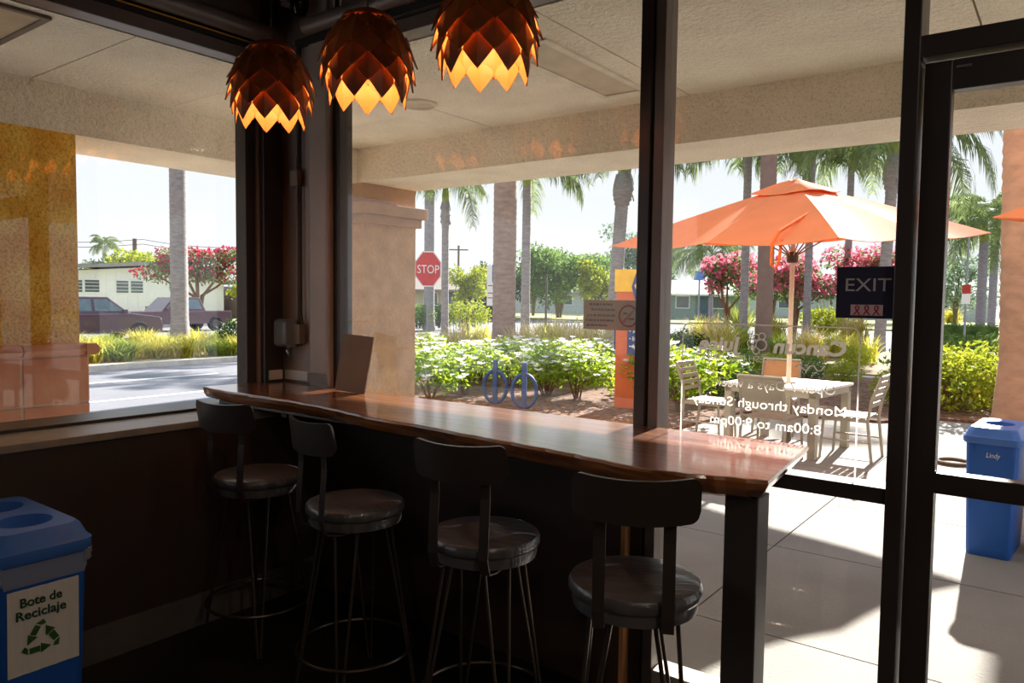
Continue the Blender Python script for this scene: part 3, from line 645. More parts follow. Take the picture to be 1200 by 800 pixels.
# ================================================================== PATIO THINGS
ORANGE = mat('umbrella_orange', (240, 148, 94), .8, var=.05, scale=3, trans=.35)
POLEW = mat('pole_cream', (222, 206, 180), .5)
UC, UZ, UH, UR = Vector((-2.50, 8.40, 0)), 2.275, .60, 1.96
def umbrella(label, loc, rot):
    u = thing('patio_umbrella', label, 'umbrella', loc, 0, 'orange patio umbrellas')
    tx, ty = .0, .078
    def P(a, r_, z, lift=0): return Vector((r_*math.cos(a), r_*math.sin(a), z+tx*r_*math.cos(a)+ty*r_*math.sin(a)+lift))
    # eight ribs: four corners at full radius, four side middles
    A = [(rot+k*PI/4, UR if k % 2 == 0 else UR*.7071) for k in range(8)]
    for k in range(8):                                  # one cloth panel between each pair of ribs
        a0, r0 = A[k]; a1, r1 = A[(k+1) % 8]; top = []; T = (.14, .35, .6, .85, 1.0); J = 6
        for t_ in T:
            p0 = P(a0, r0*t_, UZ+UH*(1-t_)+.02*math.sin(PI*t_)); p1 = P(a1, r1*t_, UZ+UH*(1-t_)+.02*math.sin(PI*t_))
            for j in range(J+1):
                s_ = j/J; p = p0.lerp(p1, s_); p.z -= .045*t_*math.sin(PI*s_); p -= Vector((p.x, p.y, 0))*.03*t_*math.sin(PI*s_); top.append(p)
        nn = len(top); vs_ = top+[v-Vector((0, 0, .006)) for v in top]; fs_ = []; W_ = J+1
        for i in range(len(T)-1):
            for j in range(J):
                q_ = (i*W_+j, i*W_+j+1, (i+1)*W_+j+1, (i+1)*W_+j); fs_ += [q_, tuple(x+nn for x in q_[::-1])]
        for j in range(J): q_ = ((len(T)-1)*W_+j, (len(T)-1)*W_+j+1); fs_.append((q_[0], q_[1], q_[1]+nn, q_[0]+nn))
        MB().add(vs_, fs_).build('canopy_panel', ORANGE, u, smooth=True)
    vr = []
    for t_, z in ((.03, UZ+UH+.03), (.10, UZ+UH-.005), (.235, UZ+UH-.098), (.24, UZ+UH-.108), (.10, UZ+UH-.02), (.03, UZ+UH+.015)):
        ring = []
        for k in range(8):
            a0, r0 = A[k]; a1, r1 = A[(k+1) % 8]
            for j in range(3):
                p = P(a0, r0*t_, z).lerp(P(a1, r1*t_, z), j/3); p.z += .016*math.sin(k*2.1+j); ring.append(p)
        vr.append(ring)
    MB().loft(vr, True, True).build('vent_cap', ORANGE, u, smooth=True)
    MB().tube([P(0, 0, 0)+Vector((0, 0, 0)), Vector((0, 0, UZ+UH+.02))], .026, 12).build('pole', POLEW, u, smooth=True)
    MB().lathe([(.02, UZ+UH+.02), (.028, UZ+UH+.045), (.012, UZ+UH+.07)], 12).build('finial', POLEW, u)
    MB().lathe([(.035, 2.02), (.06, 2.03), (.06, 2.12), (.035, 2.14)], 12).build('rib_hub', mat('hub_dark', (70, 56, 44), .5), u)
    for k in range(8):
        a, r_ = A[k]
        rb = MB().tube([P(a, .05, UZ+UH-.02), P(a, r_*.5, UZ+UH*.5-.012), P(a, r_*.985, UZ-.004)], .010, 6).build('rib', mat('rib_wood', (150, 110, 70), .5), u)
        MB().tube([P(a, .04, 2.10), P(a, r_*.45, UZ+UH*.55-.02)], .008, 6).build('strut', mat('rib_wood', (150, 110, 70), .5), rb)
    MB().lathe([(.24, 0), (.24, .04), (.05, .07), (.035, .22)], 24).build('base_weight', mat('base_grey', (90, 86, 82), .6), u, smooth=True)
    return u
u1 = umbrella('orange patio umbrella over the white table', UC, R(27))
st = MB()
st.tube([(.45, -.95, 2.46), (.30, -1.42, 2.24), (.26, -1.50, 2.13), (.26, -1.51, 1.93), (.30, -1.51, 1.90), (.33, -1.51, 1.96), (.33, -1.46, 2.16)], .014, 6).build('strap', mat('strap_orange', (232, 104, 30), .8), u1)
q = G(1163, 262, 2.16); dlt = Vector((q.x-(UC.x-UR*math.cos(R(27))), q.y-(UC.y-UR*math.sin(R(27))), 0))
u2 = dup(u1, UC+dlt, R(0), label='orange umbrella mostly cut off by the right picture edge')
for c in list(u2.children):
    if c.name.startswith('strap'): bpy.data.objects.remove(c)
# ---- table
TABW = mat('table_white', (236, 232, 226), .5, var=.03); TABG = mat('table_leg_grey', (176, 168, 152), .5, .2)
tb_ = thing('patio_table', 'white slatted square patio table under the orange umbrella', 'table', (-2.50, 8.40, 0), R(-6))
for k in range(9):
    x = -.52+k*.116
    if k == 4:
        MB().box((x, -.52, .69), (x+.108, -.07, .715)).build('slat', TABW, tb_); MB().box((x, .07, .69), (x+.108, .52, .715)).build('slat', TABW, tb_)
    else: MB().box((x, -.52, .69), (x+.108, .52, .715)).build('slat', TABW, tb_)
MB().box((-.5, -.5, .62), (.5, -.46, .69)).box((-.5, .46, .62), (.5, .5, .69)).box((-.5, -.46, .62), (-.46, .46, .69)).box((.46, -.46, .62), (.5, .46, .69)).build('apron', TABG, tb_)
for sx_ in (-1, 1):
    for sy_ in (-1, 1): MB().box((sx_*.46-.04, sy_*.46-.04, 0), (sx_*.46+.04, sy_*.46+.04, .69)).build('leg', TABG, tb_, bevel=.005)
# ---- chairs
CHG = mat('chair_grey', (168, 158, 142), .45, .3, var=.05); CHT = mat('chair_tan', (206, 160, 112), .7, var=.05)
def chair(label, loc, rz, tan=False, solid=False):
    c = thing('patio_chair', label, 'chair', loc, rz, 'chairs around the patio table')       # faces +Y, back at -Y
    for k in range(6): MB().box((-.22, -.2+k*.07, .435), (.22, -.2+k*.07+.058, .45)).build('seat_slat', CHG, c)
    MB().box((-.235, -.22, .40), (-.21, .22, .437)).box((.21, -.22, .40), (.235, .22, .437)).box((-.21, .19, .40), (.21, .22, .435)).build('seat_frame', CHG, c)
    for sx_ in (-1, 1):
        MB().tube([(sx_*.225, .20, .44), (sx_*.235, .225, 0)], .014, 8).build('leg', CHG, c)
        MB().tube([(sx_*.225, -.27, 0), (sx_*.225, -.22, .42), (sx_*.22, -.25, .62), (sx_*.22, -.33, .86)], .016, 8).build('leg', CHG, c)
        MB().tube([(sx_*.232, .215, .2), (sx_*.225, -.245, .2)], .010, 6).build('stretcher', CHG, c)
    if solid or tan:
        MB().loft([[Vector((x, y, z)) for x in (-.22, .22)]+[Vector((x, y-.012, z)) for x in (.22, -.22)] for y, z in ((-.235, .52), (-.25, .62), (-.29, .74), (-.33, .86))]).build('back_panel', CHT if tan else CHG, c)
    else:
        for k in range(5):
            t_ = k/4; z = .55+.28*t_; y = -.24-.085*t_**1.5
            MB().box((-.215, y-.008, z), (.215, y+.004, z+.045)).build('back_slat', CHG, c)
    MB().tube([(-.22, -.335, .865), (.22, -.335, .865)], .016, 8).build('top_rail', CHG, c)
    return c
chair('grey metal patio chair on the right side of the white table', (-1.83, 8.30, 0), R(88))
chair('grey metal patio chair with its solid back to the bar window', (-2.42, 7.62, 0), R(-4), solid=True)
chair('grey metal patio chair on the left side of the white table', (-3.40, 8.42, 0), R(-92))
chair('patio chair with tan back panel behind the white table', (-2.90, 9.28, 0), R(188), tan=True)
# ---- ring on the paving
q = G(1117, 543, 0); rg = thing('ground_ring', 'low dark ring with a hole on the paving beside the blue bin', 'ring', (q.x, q.y, 0))
MB().tube([(.15*math.cos(2*PI*k/28), .15*math.sin(2*PI*k/28), .018) for k in range(28)], .022, 8, closed=True).build('rim', mat('ring_brown', (96, 80, 62), .7), rg, smooth=True)
MB().lathe([(.14, .001), (.14, .006)], 24).build('plate', mat('ring_plate', (160, 148, 128), .8), rg)
# ---- bike racks
RACK = mat('rack_blue', (62, 82, 128), .45, .2)
for px_, py_, lab in ((580, 473, 'blue bike rack hoop in front of the thick palm trunk'), (614, 479, 'blue bike rack hoop nearer to the orange pylon')):
    q = G(px_, py_, .03); b = thing('bike_rack', lab, 'bike rack', (q.x, q.y, .03), R(26), 'blue bike racks in the mulch bed')
    MB().box((-.035, -.035, 0), (.035, .035, .66)).build('post', RACK, b, bevel=.01)
    MB().tube([(.175*math.cos(2*PI*k/36), 0, .26+.235*math.sin(2*PI*k/36)) for k in range(36)], .028, 8, closed=True).build('hoop', RACK, b, smooth=True)
# ---- orange pylon sign
PYO = mat('pylon_orange', (222, 112, 62), .8, var=.06, bump=.2); NAVY = mat('pylon_navy', (44, 58, 122), .5); YEL = mat('pylon_yellow', (250, 190, 40), .5)
q = G(737, 477, .03); py_s = thing('pylon_sign', 'orange pylon sign with yellow box and navy menu panel', 'sign', (q.x, q.y, .03), R(12))
MB().box((-.18, -.14, 0), (.20, .26, 1.80)).build('column', PYO, py_s, bevel=.005)
MB().box((-.20, -.17, 1.68), (.24, .28, 2.0)).build('yellow_box', YEL, py_s, bevel=.004)
MB().box((.0, -.165, .78), (.50, -.142, 1.22)).build('menu_panel', NAVY, py_s)
MB().box((-.215, -.1, .84), (-.182, .2, 1.26)).build('side_panel', NAVY, py_s)
for k, (s_, ww) in enumerate((('\u2022 Refresh', .30), ('\u2022 BBQ', .17), ('\u2022 Milk Sh', .30))):
    text('lettering', s_, .085, (.03+ww/2, -.167, 1.12-k*.11), '-y', WHITE, py_s, width=ww)
MB().prism([(.12, 1.55), (.44, 1.42), (.44, 2.05), (.12, 1.95), (.06, 1.75)], -.20, -.172).build('emblem_board', NAVY, py_s)
MB().prism([(.14, 1.68), (.30, 1.58), (.42, 1.7), (.42, 1.9), (.22, 1.92), (.1, 1.77)], -.206, -.2).build('emblem_face', mat('emblem_cream', (244, 206, 150), .6), py_s)
# ---- stop sign
q = G(501, 414, 0); D0 = math.hypot(q.x, q.y)
ss = thing('stop_sign', 'red octagonal STOP sign on a grey post', 'sign', (q.x, q.y, 0), math.atan2(q.y, q.x)-PI/2+.12)
zc = AD(497, 315, D0).z; rr_ = 14.6/F*D0*1.05
MB().box((-.035, .0, -.1), (.035, .05, zc+.2)).build('post', mat('post_grey', (150, 152, 158), .5, .4), ss)
oc = [(rr_*math.cos(PI/8+k*PI/4)*1.08, zc+rr_*math.sin(PI/8+k*PI/4)*1.45) for k in range(8)]
MB().prism(oc, -.012, 0).build('white_border', WHITE, ss)
MB().prism([(x*.93, zc+(z-zc)*.93) for x, z in oc], -.016, -.012).build('red_face', mat('stop_red', (216, 46, 44), .5), ss)
text('lettering', 'STOP', rr_*.9, (0, -.019, zc-.02), '-y', WHITE, ss, width=rr_*1.65)
# ---- white and blue notice signs by the thick palm
q = AD(580, 400, 24.0)
nb = thing('notice_sign', 'white notice sign with red stripes and a blue panel by the thick palm', 'sign', (q.x, q.y, 0), math.atan2(q.y, q.x)-PI/2)
for nm, x0, x1, y0, y1, m__ in (('white_panel', 570, 589, 331, 358, WHITE), ('blue_panel', 576, 590, 311, 331, mat('sign_blue', (60, 80, 140), .5)), ('white_panel', 570, 576, 312, 331, WHITE)):
    k_ = 24.0/F*1.02; z0, z1 = 1.6+(349-y1)*k_, 1.6+(349-y0)*k_
    MB().box(((x0-580)*k_, -.02, z0), ((x1-580)*k_, .0, z1)).build(nm, m__, nb)
for y in (335.5, 344, 349.5): MB().box((-9*.0277, -.026, 1.6+(349-y)*.0277), (8*.0277, -.02, 1.6+(349-y)*.0277+.03)).build('red_stripe', RED, nb)
MB().box((-.03, 0, -.1), (.03, .05, 2.3)).build('post', mat('post_grey', (150, 152, 158), .5, .4), nb)
# ================================================================== PLANTS
def leaf_mesh(name, blobs, n, size, seed, m, shell=.55, aspect=.5, droop=0):
    r_ = random.Random(seed); vs = []; fs = []
    vol = [b[3]*b[4]*b[5] for b in blobs]; tot = sum(vol)
    for b, v_ in zip(blobs, vol):
        for _ in range(int(n*v_/tot)):
            while True:
                d = Vector((r_.uniform(-1, 1), r_.uniform(-1, 1), r_.uniform(-1, 1)))
                if .01 < d.length < 1: break
            d.normalize(); k = shell+(1-shell)*r_.random()**.6
            p = Vector((b[0]+d.x*b[3]*k, b[1]+d.y*b[4]*k, b[2]+d.z*b[5]*k))
            a = Vector((r_.gauss(0, 1), r_.gauss(0, 1), r_.gauss(0, 1)-droop)).normalized(); c = a.cross(Vector((r_.gauss(0, 1), r_.gauss(0, 1), r_.gauss(0, 1)))).normalized()
            s_ = size*r_.uniform(.6, 1.3); i = len(vs); nrm = a.cross(c)*s_*.12
            vs += [p, p+a*s_*.5+c*s_*aspect*.5+nrm, p+a*s_, p+a*s_*.5-c*s_*aspect*.5+nrm]; fs += [(i, i+1, i+2), (i, i+2, i+3)]
    me = bpy.data.meshes.new(name); me.from_pydata([tuple(v) for v in vs], [], fs); me.materials.append(m); return me
def leafm(name, c, c2, tr=.5, sc_=3): return mat(name, c, .6, 0, scale=sc_, trans=tr, c2=c2, spec=.3)
ROSEL = leafm('rose_leaf', (184, 200, 56), (104, 142, 38), .6, 4); PETW = mat('rose_white', (252, 250, 244), .6, var=.02, trans=.35)
TWIG = mat('twig_brown', (120, 88, 62), .8); PINK = mat('myrtle_pink', (240, 150, 168), .7, trans=.5, c2=(214, 104, 128)); PINKR = mat('myrtle_red', (206, 66, 96), .7, trans=.4, c2=(150, 44, 74))
GRNL = leafm('leaf_green', (134, 160, 78), (78, 108, 52)); GRNY = leafm('leaf_yellow_green', (190, 192, 60), (120, 140, 40)); GRNB = leafm('leaf_blue_green', (156, 172, 150), (110, 132, 116), .4)
GRND = leafm('leaf_dark', (70, 100, 46), (36, 60, 28), .3); MYRG = leafm('myrtle_green', (138, 150, 96), (86, 106, 66))
GRASSM = mat('grass_yellow', (232, 216, 104), .7, trans=.6, scale=4, c2=(168, 172, 64)); GRASSP = mat('grass_plume', (232, 208, 164), .8, trans=.5); GRASSG = mat('grass_green', (180, 190, 76), .7, trans=.6, c2=(112, 140, 54))
def flower_mesh(name, blobs, n, seed, m, size=.05):
    r_ = random.Random(seed); g = MB()
    for _ in range(n):
        b = r_.choice(blobs); d = Vector((r_.gauss(0, 1), r_.gauss(0, 1), abs(r_.gauss(0, 1))*.9)).normalized()
        c = Vector((b[0]+d.x*b[3]*1.02, b[1]+d.y*b[4]*1.02, b[2]+d.z*b[5]*1.02)); s_ = size*r_.uniform(.7, 1.3)
        for k in range(6):
            a = 2*PI*k/6+r_.random(); x = Vector((math.cos(a), math.sin(a), .5)).normalized(); y = x.cross(Vector((0, 0, 1))).normalized()
            i = len(g.v); g.v += [tuple(c), tuple(c+x*s_*.6+y*s_*.45), tuple(c+x*s_+Vector((0, 0, s_*.2))), tuple(c+x*s_*.6-y*s_*.45)]; g.f += [(i, i+1, i+2, i+3)]
    me = bpy.data.meshes.new(name); me.from_pydata(g.v, [], g.f); me.materials.append(m); return me
def stems(seed, n, h, spread, r0=.012):
    r_ = random.Random(seed); g = MB()
    for _ in range(n):
        a = r_.uniform(0, 2*PI); e = r_.uniform(.3, 1)*spread; p1 = Vector((math.cos(a)*e*.4, math.sin(a)*e*.4, h*.45)); p2 = Vector((math.cos(a+.3)*e, math.sin(a+.3)*e, h*r_.uniform(.8, 1)))
        g.tube([(math.cos(a)*.04, math.sin(a)*.04, 0), p1, p2], lambda t_: r0*(1-.7*t_), 5)
    return g
BUSH = []
for v in range(3):
    r_ = random.Random(v+50); bl = [(0, 0, .50, .42, .42, .34)]+[(r_.uniform(-.4, .4), r_.uniform(-.4, .4), r_.uniform(.3, .72), .26, .26, .22) for _ in range(7)]
    s = stems(v, 9, .6, .4).build('stems', TWIG); BUSH.append((leaf_mesh('foliage', bl, 1150, .085, v, ROSEL, .35), s.data, flower_mesh('flowers', bl, 85, v+9, PETW, .055))); bpy.data.objects.remove(s)
def rose(label, loc, sc_, rz, v):
    b = thing('rose_bush', label, 'bush', loc, rz, 'white flowering bushes in the mulch bed'); b.scale = (sc_[0], sc_[0], sc_[1])
    put('foliage', BUSH[v][0], b, 'stuff'); put('stems', BUSH[v][1], b); put('flowers', BUSH[v][2], b, 'stuff'); return b
RB = [  # pixel of the foot, scale
 (505, 468, 1.0, 'white rose bush next to the beige pillar'), (545, 462, 1.0, 'white rose bush left of the thick palm trunk'), (520, 452, 1.05, 'white rose bush below the stop sign, second row'),
 (600, 452, 1.0, 'white rose bush behind the bike racks'), (640, 464, 1.05, 'white rose bush right of the bike racks'), (676, 468, 1.0, 'white rose bush left of the orange pylon'), (660, 448, 1.0, 'white rose bush in the second row left of the pylon'),
 (700, 446, .95, 'white rose bush just behind the orange pylon'), (565, 445, 1.0, 'white rose bush behind the thick palm trunk foot'), (625, 440, .95, 'white rose bush in the back row behind the bike racks'),
 (797, 482, 1.15, 'white rose bush right of the dark mullion'), (815, 462, 1.0, 'white rose bush left of the patio table'), (775, 458, 1.0, 'white rose bush behind the dark mullion')]
for i, (x, y, s, lab) in enumerate(RB):
    q = G(x, y, .03); rose(lab, (q.x, q.y, .03), (s*1.2, s*.92), i*1.7, i % 3)
# grasses
def grass_mesh(name, n, h, spread, seed, m, plume=0, wd=.012):
    r_ = random.Random(seed); vs = []; fs = []
    for _ in range(n):
        a = r_.uniform(0, 2*PI); e = spread*r_.random()**.5; hh = h*r_.uniform(.6, 1.1); x0, y0 = .25*spread*r_.gauss(0, 1), .25*spread*r_.gauss(0, 1)
        d = Vector((math.cos(a), math.sin(a), 0)); sd_ = Vector((-d.y, d.x, 0))*wd; i = len(vs); base = Vector((x0, y0, 0))
        for t_, ww in ((0, 1), (.4, .9), (.75, .6), (1, .08)):
            p = base+d*e*t_*t_+Vector((0, 0, hh*(t_-.28*t_*t_*e/spread))); vs += [p-sd_*ww, p+sd_*ww]
        fs += [(i, i+1, i+3, i+2), (i+2, i+3, i+5, i+4), (i+4, i+5, i+7, i+6)]
    me = bpy.data.meshes.new(name); me.from_pydata([tuple(v) for v in vs], [], fs); me.materials.append(m); return me
GY_ = [grass_mesh('blades', 260, .95, .75, s, GRASSM, wd=.014) for s in (1, 2)]; GG_ = [grass_mesh('blades', 260, .8, .6, s, GRASSG, wd=.014) for s in (3, 4)]; GP_ = [grass_mesh('plumes', 110, 1.15, .75, s, GRASSP, wd=.018) for s in (5, 6)]
def grass(label, loc, sc_, rz, kind, group):
    b = thing('ornamental_grass', label, 'grass', loc, rz, group); b.scale = (sc_,)*3 if not isinstance(sc_, tuple) else sc_
    k = int(abs(rz*10)) % 2
    put('blades', (GY_ if kind in 'yp' else GG_)[k], b, 'stuff')
    if kind == 'p': put('plumes', GP_[k], b, 'stuff')
# left street strip: a dense row of clumps
k = 0
for row, (xr, n_) in enumerate(((-18.5, 11), (-20.5, 10), (-23.0, 9))):
    for i in range(n_):
        y = 6.4+i*(8.8/n_)+row*1.5+rnd.uniform(-.2, .2)+(i*.14*row)
        grass('yellow-green ornamental grass clump in the strip across the street', (xr+rnd.uniform(-.3, .3), y, -.03), (1.05, 1.05, .66), k*.73, 'y' if (i+row) % 3 else 'g', 'grass clumps in the street strip'); k += 1
for i, (x, y, kind, lab, s) in enumerate(((650, 430, 'p', 'feathery plume grass left of the no-smoking sign', 1.2), (690, 425, 'p', 'feathery plume grass under the no-smoking sign', 1.2), (670, 418, 'g', 'green grass clump behind the plume grasses', 1.2), (540, 425, 'p', 'plume grass left of the thick palm trunk', 1.0), (615, 424, 'p', 'plume grass right of the thick palm trunk', 1.0),
    (490, 420, 'y', 'yellow grass clump beside the stop sign post', .9), (520, 420, 'g', 'green grass clump by the slim palm foot', .9), (560, 412, 'y', 'yellow grass clump behind the thick palm', 1.0),
    (640, 410, 'y', 'yellow grass clump between two palms', 1.1), (800, 415, 'g', 'green grass clump right of the mullion', 1.1), (840, 418, 'p', 'plume grass left of the brown trunk', 1.2), (825, 405, 'y', 'yellow grass clump at the left of the driveway strip', 1.3),
    (865, 412, 'g', 'green grass clump left of the brown trunk foot', 1.2), (915, 415, 'g', 'green grass clump behind the umbrella pole', .9), (945, 420, 'p', 'plume grass right of the umbrella pole', .95), (980, 418, 'y', 'yellow grass clump under the exit sign', .95), (1010, 424, 'y', 'yellow grass clump left of the door post', .9), (905, 398, 'y', 'far yellow grass clump beside the brown trunk', 1.3), (1000, 400, 'p', 'far plume grass below the exit sign', 1.2), (1115, 378, 'y', 'far grass clump seen through the door', 1.6))):
    q = G(x, y, .02); grass(lab, (q.x, q.y, .02), s, i*.7, kind, 'grass clumps beyond the patio')
# low shrubs
SHB = [leaf_mesh('foliage', [(0, 0, .5, .75, .75, .5), (.4, .2, .6, .4, .4, .35), (-.4, -.1, .5, .4, .4, .35)], 1500, .10, 20+i, m__, .4) for i, m__ in enumerate((GRNL, GRNY, GRND))]
STM = stems(77, 12, .6, .45, .016).build('stems', TWIG); STMD = STM.data; bpy.data.objects.remove(STM)
def shrub(label, loc, sc_, rz, v):
    b = thing('shrub', label, 'shrub', loc, rz, 'low shrubs beyond the patio'); b.scale = sc_ if isinstance(sc_, tuple) else (sc_,)*3
    put('foliage', SHB[v], b, 'stuff'); put('stems', STMD, b)
for i, (x, y, v, s, lab) in enumerate(((840, 470, 0, .75, 'low green shrub left of the tan chair'), (988, 452, 1, .5, 'yellow-green shrub behind the right patio chair'), (1003, 432, 1, .6, 'yellow shrub under the exit sign'), (945, 446, 0, .55, 'green shrub right behind the umbrella pole'), (1055, 478, 1, .6, 'small yellow-green shrub just left of the door post'),
    (1118, 484, 1, 1.0, 'bushy yellow-green shrub beside the big palm trunk'), (1150, 480, 1, 1.05, 'bushy yellow-green shrub touching the big palm trunk'), (1135, 462, 0, 1.1, 'green shrub in the second row beside the big palm'), (1090, 470, 0, 1.0, 'green shrub hidden partly by the door post'),
    (490, 385, 0, 1.3, 'round green shrub behind the stop sign'), (548, 387, 1, 1.5, 'round yellow-green shrub near the thick palm'), (515, 384, 2, 1.3, 'dark shrub between stop sign and slim palm'), (870, 440, 0, .6, 'green shrub left of the umbrella pole'), (905, 443, 1, .55, 'yellow-green shrub behind the table'),
    (285, 408, 2, 1.0, 'dark green shrub at the end of the street strip'), (965, 395, 1, 1.4, 'far yellow shrub below the exit sign'), (800, 430, 2, .9, 'dark shrub right of the mullion'))):
    q = G(x, y, .0); shrub(lab, (q.x, q.y, .0), s, i, v)
# clipped hedges
def hedge(label, a, b, h, wd, m__, seed):
    a, b = Vector(a), Vector(b); L_ = (b-a).length; t_ = thing('clipped_hedge', label, 'hedge', a, math.atan2(b.y-a.y, b.x-a.x))
    MB().box((0, -wd/2+.08, 0), (L_, wd/2-.08, h-.08)).build('core', m__, t_)
    r_ = random.Random(seed); vs = []; fs = []
    for _ in range(int(L_*h*260)):
        f_ = r_.random(); x = r_.uniform(0, L_); 
        p = Vector((x, -wd/2+r_.uniform(0, .12), r_.uniform(0, h))) if f_ < .6 else Vector((x, r_.uniform(-wd/2, wd/2), h-r_.uniform(0, .1)))
        a_ = Vector((r_.gauss(0, 1), r_.gauss(0, 1), r_.gauss(0, 1))).normalized(); c = a_.orthogonal().normalized(); i = len(vs); s_ = .1
        vs += [p, p+a_*s_*.5+c*s_*.3, p+a_*s_, p+a_*s_*.5-c*s_*.3]; fs.append((i, i+1, i+2, i+3))
    raw('foliage', [tuple(v) for v in vs], fs, m__, t_, 'stuff')
q0, q1 = G(1052, 404, 0), G(1166, 407, 0); hedge('clipped green hedge seen through the door glass', (q0.x, q0.y, 0), (q1.x, q1.y, 0), .85, .8, GRNL, 1)
q0, q1 = G(478, 374, 0), G(600, 373, 0); hedge('dark clipped hedge behind the stop sign in front of the low house', (q0.x, q0.y, 0), (q1.x, q1.y, 0), 1.0, 1.0, GRND, 2)
# spiky plants
def spiky(label, loc, s, seed):
    b = thing('spiky_plant', label, 'plant', loc, seed); b.scale = (s,)*3
    r_ = random.Random(seed); L0 = None
    me = bpy.data.meshes.get('sword_leaf')
    if not me:
        vs = []; 
        for t_, ww in ((0, .03), (.35, .045), (.7, .032), (1, .003)): vs += [(-ww, .0, t_*1.2), (0, -.012, t_*1.2), (ww, 0, t_*1.2)]
        fs = [(3*i+k, 3*i+k+1, 3*i+k+4, 3*i+k+3) for i in range(3) for k in range(2)]
        me = bpy.data.meshes.new('sword_leaf'); me.from_pydata(vs, [], fs); me.materials.append(mat('sword_leaf', (176, 178, 84), .5, trans=.35, c2=(96, 118, 60)))
    for k in range(44):
        o = put('leaf', me, b); o.rotation_euler = (r_.uniform(.05, .9)*(1 if k % 2 else -1), r_.uniform(-.6, .6), r_.uniform(0, 6.28)); o.scale = (1, 1, r_.uniform(.6, 1))
q = G(968, 394, 0); spiky('large spiky sword-leaf plant left of the exit sign', (q.x, q.y, 0), 1.7, 3)
q = G(868, 392, 0); spiky('spiky sword-leaf plant left of the brown trunk', (q.x, q.y, 0), 1.5, 5)
q = G(1150, 374, 0); spiky('far spiky plant seen through the door', (q.x, q.y, 0), 1.6, 8)
# ---- palms
BARK = mat('palm_bark', (168, 142, 128), .9, var=.2, scale=4, stretch=(1, 1, 3), bump=.6, bscale=14); BARKG = mat('palm_bark_grey', (150, 144, 146), .9, var=.2, scale=5, stretch=(1, 1, 3), bump=.5, bscale=14)
SHAFT = mat('palm_shaft', (170, 176, 80), .6, c2=(110, 130, 56)); FRONDM = mat('palm_frond', (150, 164, 96), .6, trans=.45, c2=(92, 114, 78))
def frond_mesh(L_, seed, droop=1.0):
    r_ = random.Random(seed); g = MB(); pts = []
    for i in range(13):
        t_ = i/12; pts.append(Vector((L_*.86*math.sin(t_*1.45)/math.sin(1.45), 0, L_*(.55*t_-1.0*droop*t_*t_))))
    g.tube(pts, lambda t_: .018*(1-.8*t_)*L_/2.4, 4)
    for i in range(84):
        t_ = .14+.86*i/83; k = t_*12; j = min(int(k), 11); p = pts[j].lerp(pts[j+1], k-j); d = (pts[j+1]-pts[j]).normalized()
        for s_ in (-1, 1):
            ll = L_*.34*math.sin(PI*min(1, .15+t_*.80))**.6*r_.uniform(.7, 1.1)+.05; o_ = (Vector((0, s_, 0))*r_.uniform(.35, .7)+d*.45+Vector((0, 0, r_.uniform(-.1, .35)))).normalized()
            p1 = p+o_*ll*.40+Vector((0, 0, -ll*.12)); p2 = p1+o_*ll*.22+Vector((0, 0, -ll*.40)); p3 = p2+Vector((0, 0, -ll*.35))+o_*ll*.04; wv = d*.0062*L_
            ii = len(g.v); g.v += [tuple(v) for v in (p-wv, p+wv, p1+wv, p1-wv, p2+wv*.7, p2-wv*.7, p3)]; g.f += [(ii, ii+1, ii+2, ii+3), (ii+3, ii+2, ii+4, ii+5), (ii+5, ii+4, ii+6)]
    me = bpy.data.meshes.new('frond'); me.from_pydata(g.v, [], g.f); me.materials.append(FRONDM); return me
FR = [frond_mesh(2.6, s, d) for s, d in ((1, .9), (2, 1.15), (3, .75))]
def palm(label, base, h, r0, r1, crown=True, bark=BARKG, bulge=0, fs=1.0, nf=15, lean=(0, 0), shaft=True, tilt=0):
    p = thing('palm_tree', label, 'palm tree', base, rnd.uniform(0, 6)); n = max(10, int(h/.16)); pr_ = []
    lx, ly = lean; g = MB(); rings = []
    for i in range(n+1):
        t_ = i/n; z = h*t_; r_ = r0+(r1-r0)*t_+(r0*.2*(1-t_*12) if t_ < .083 else 0)
        if bulge and t_ > .8: r_ += bulge*math.sin((t_-.8)/.2*PI)
        for dz, dr_ in ((0, 0), (.1, -.012*min(1, r0/.2))):
            if i == n and dz: continue
            rings.append([Vector((lx*t_+(r_+dr_)*math.cos(2*PI*k/14), ly*t_+(r_+dr_)*math.sin(2*PI*k/14), z+dz)) for k in range(14)])
    g.loft(rings).build('trunk', bark, p, smooth=True)
    if bulge:
        for k in range(12):
            a = k*2.4; z = h*(.84+.012*k); o = MB().box((-.06, 0, 0), (.06, .03, .32)).build('leaf_boot', bark, p) if k == 0 else share(BOOT[0], (0, 0, 0), parent=p)
            if k == 0: BOOT[:] = [o]
            o.location = (lx+(r1+bulge*.75)*math.cos(a), ly+(r1+bulge*.75)*math.sin(a), z); o.rotation_euler = (.25, 0, a-PI/2)
    if crown:
        if shaft: MB().lathe([(r1*.95, -.05), (r1*1.05, .2), (r1*.7, .7), (r1*.4, 1.0)], 14, c=(lx, ly, h)).build('crown_shaft', SHAFT, p, smooth=True)
        for k in range(nf):
            o = put('frond', FR[k % 3], p); a = k*2.39996; t_ = k/nf
            o.location = (lx, ly, h+.45+.45*(1-t_)); o.rotation_euler = (0, R(-52)+R(64)*t_, a); o.scale = (fs*rnd.uniform(.9, 1.1),)*3
    return p
BOOT = []
def gp(x, y): q = G(x, y, 0); return (q.x, q.y, -.1)
def ap(x, D): q = AD(x, 350, D); return (q.x, q.y, -.1)
palm('smooth grey palm trunk across the street in the left window', gp(211, 404), 11, .27, .25, False)
palm('thick pinkish palm trunk behind the bike racks', gp(590, 421), 11, .31, .30, False, BARK)
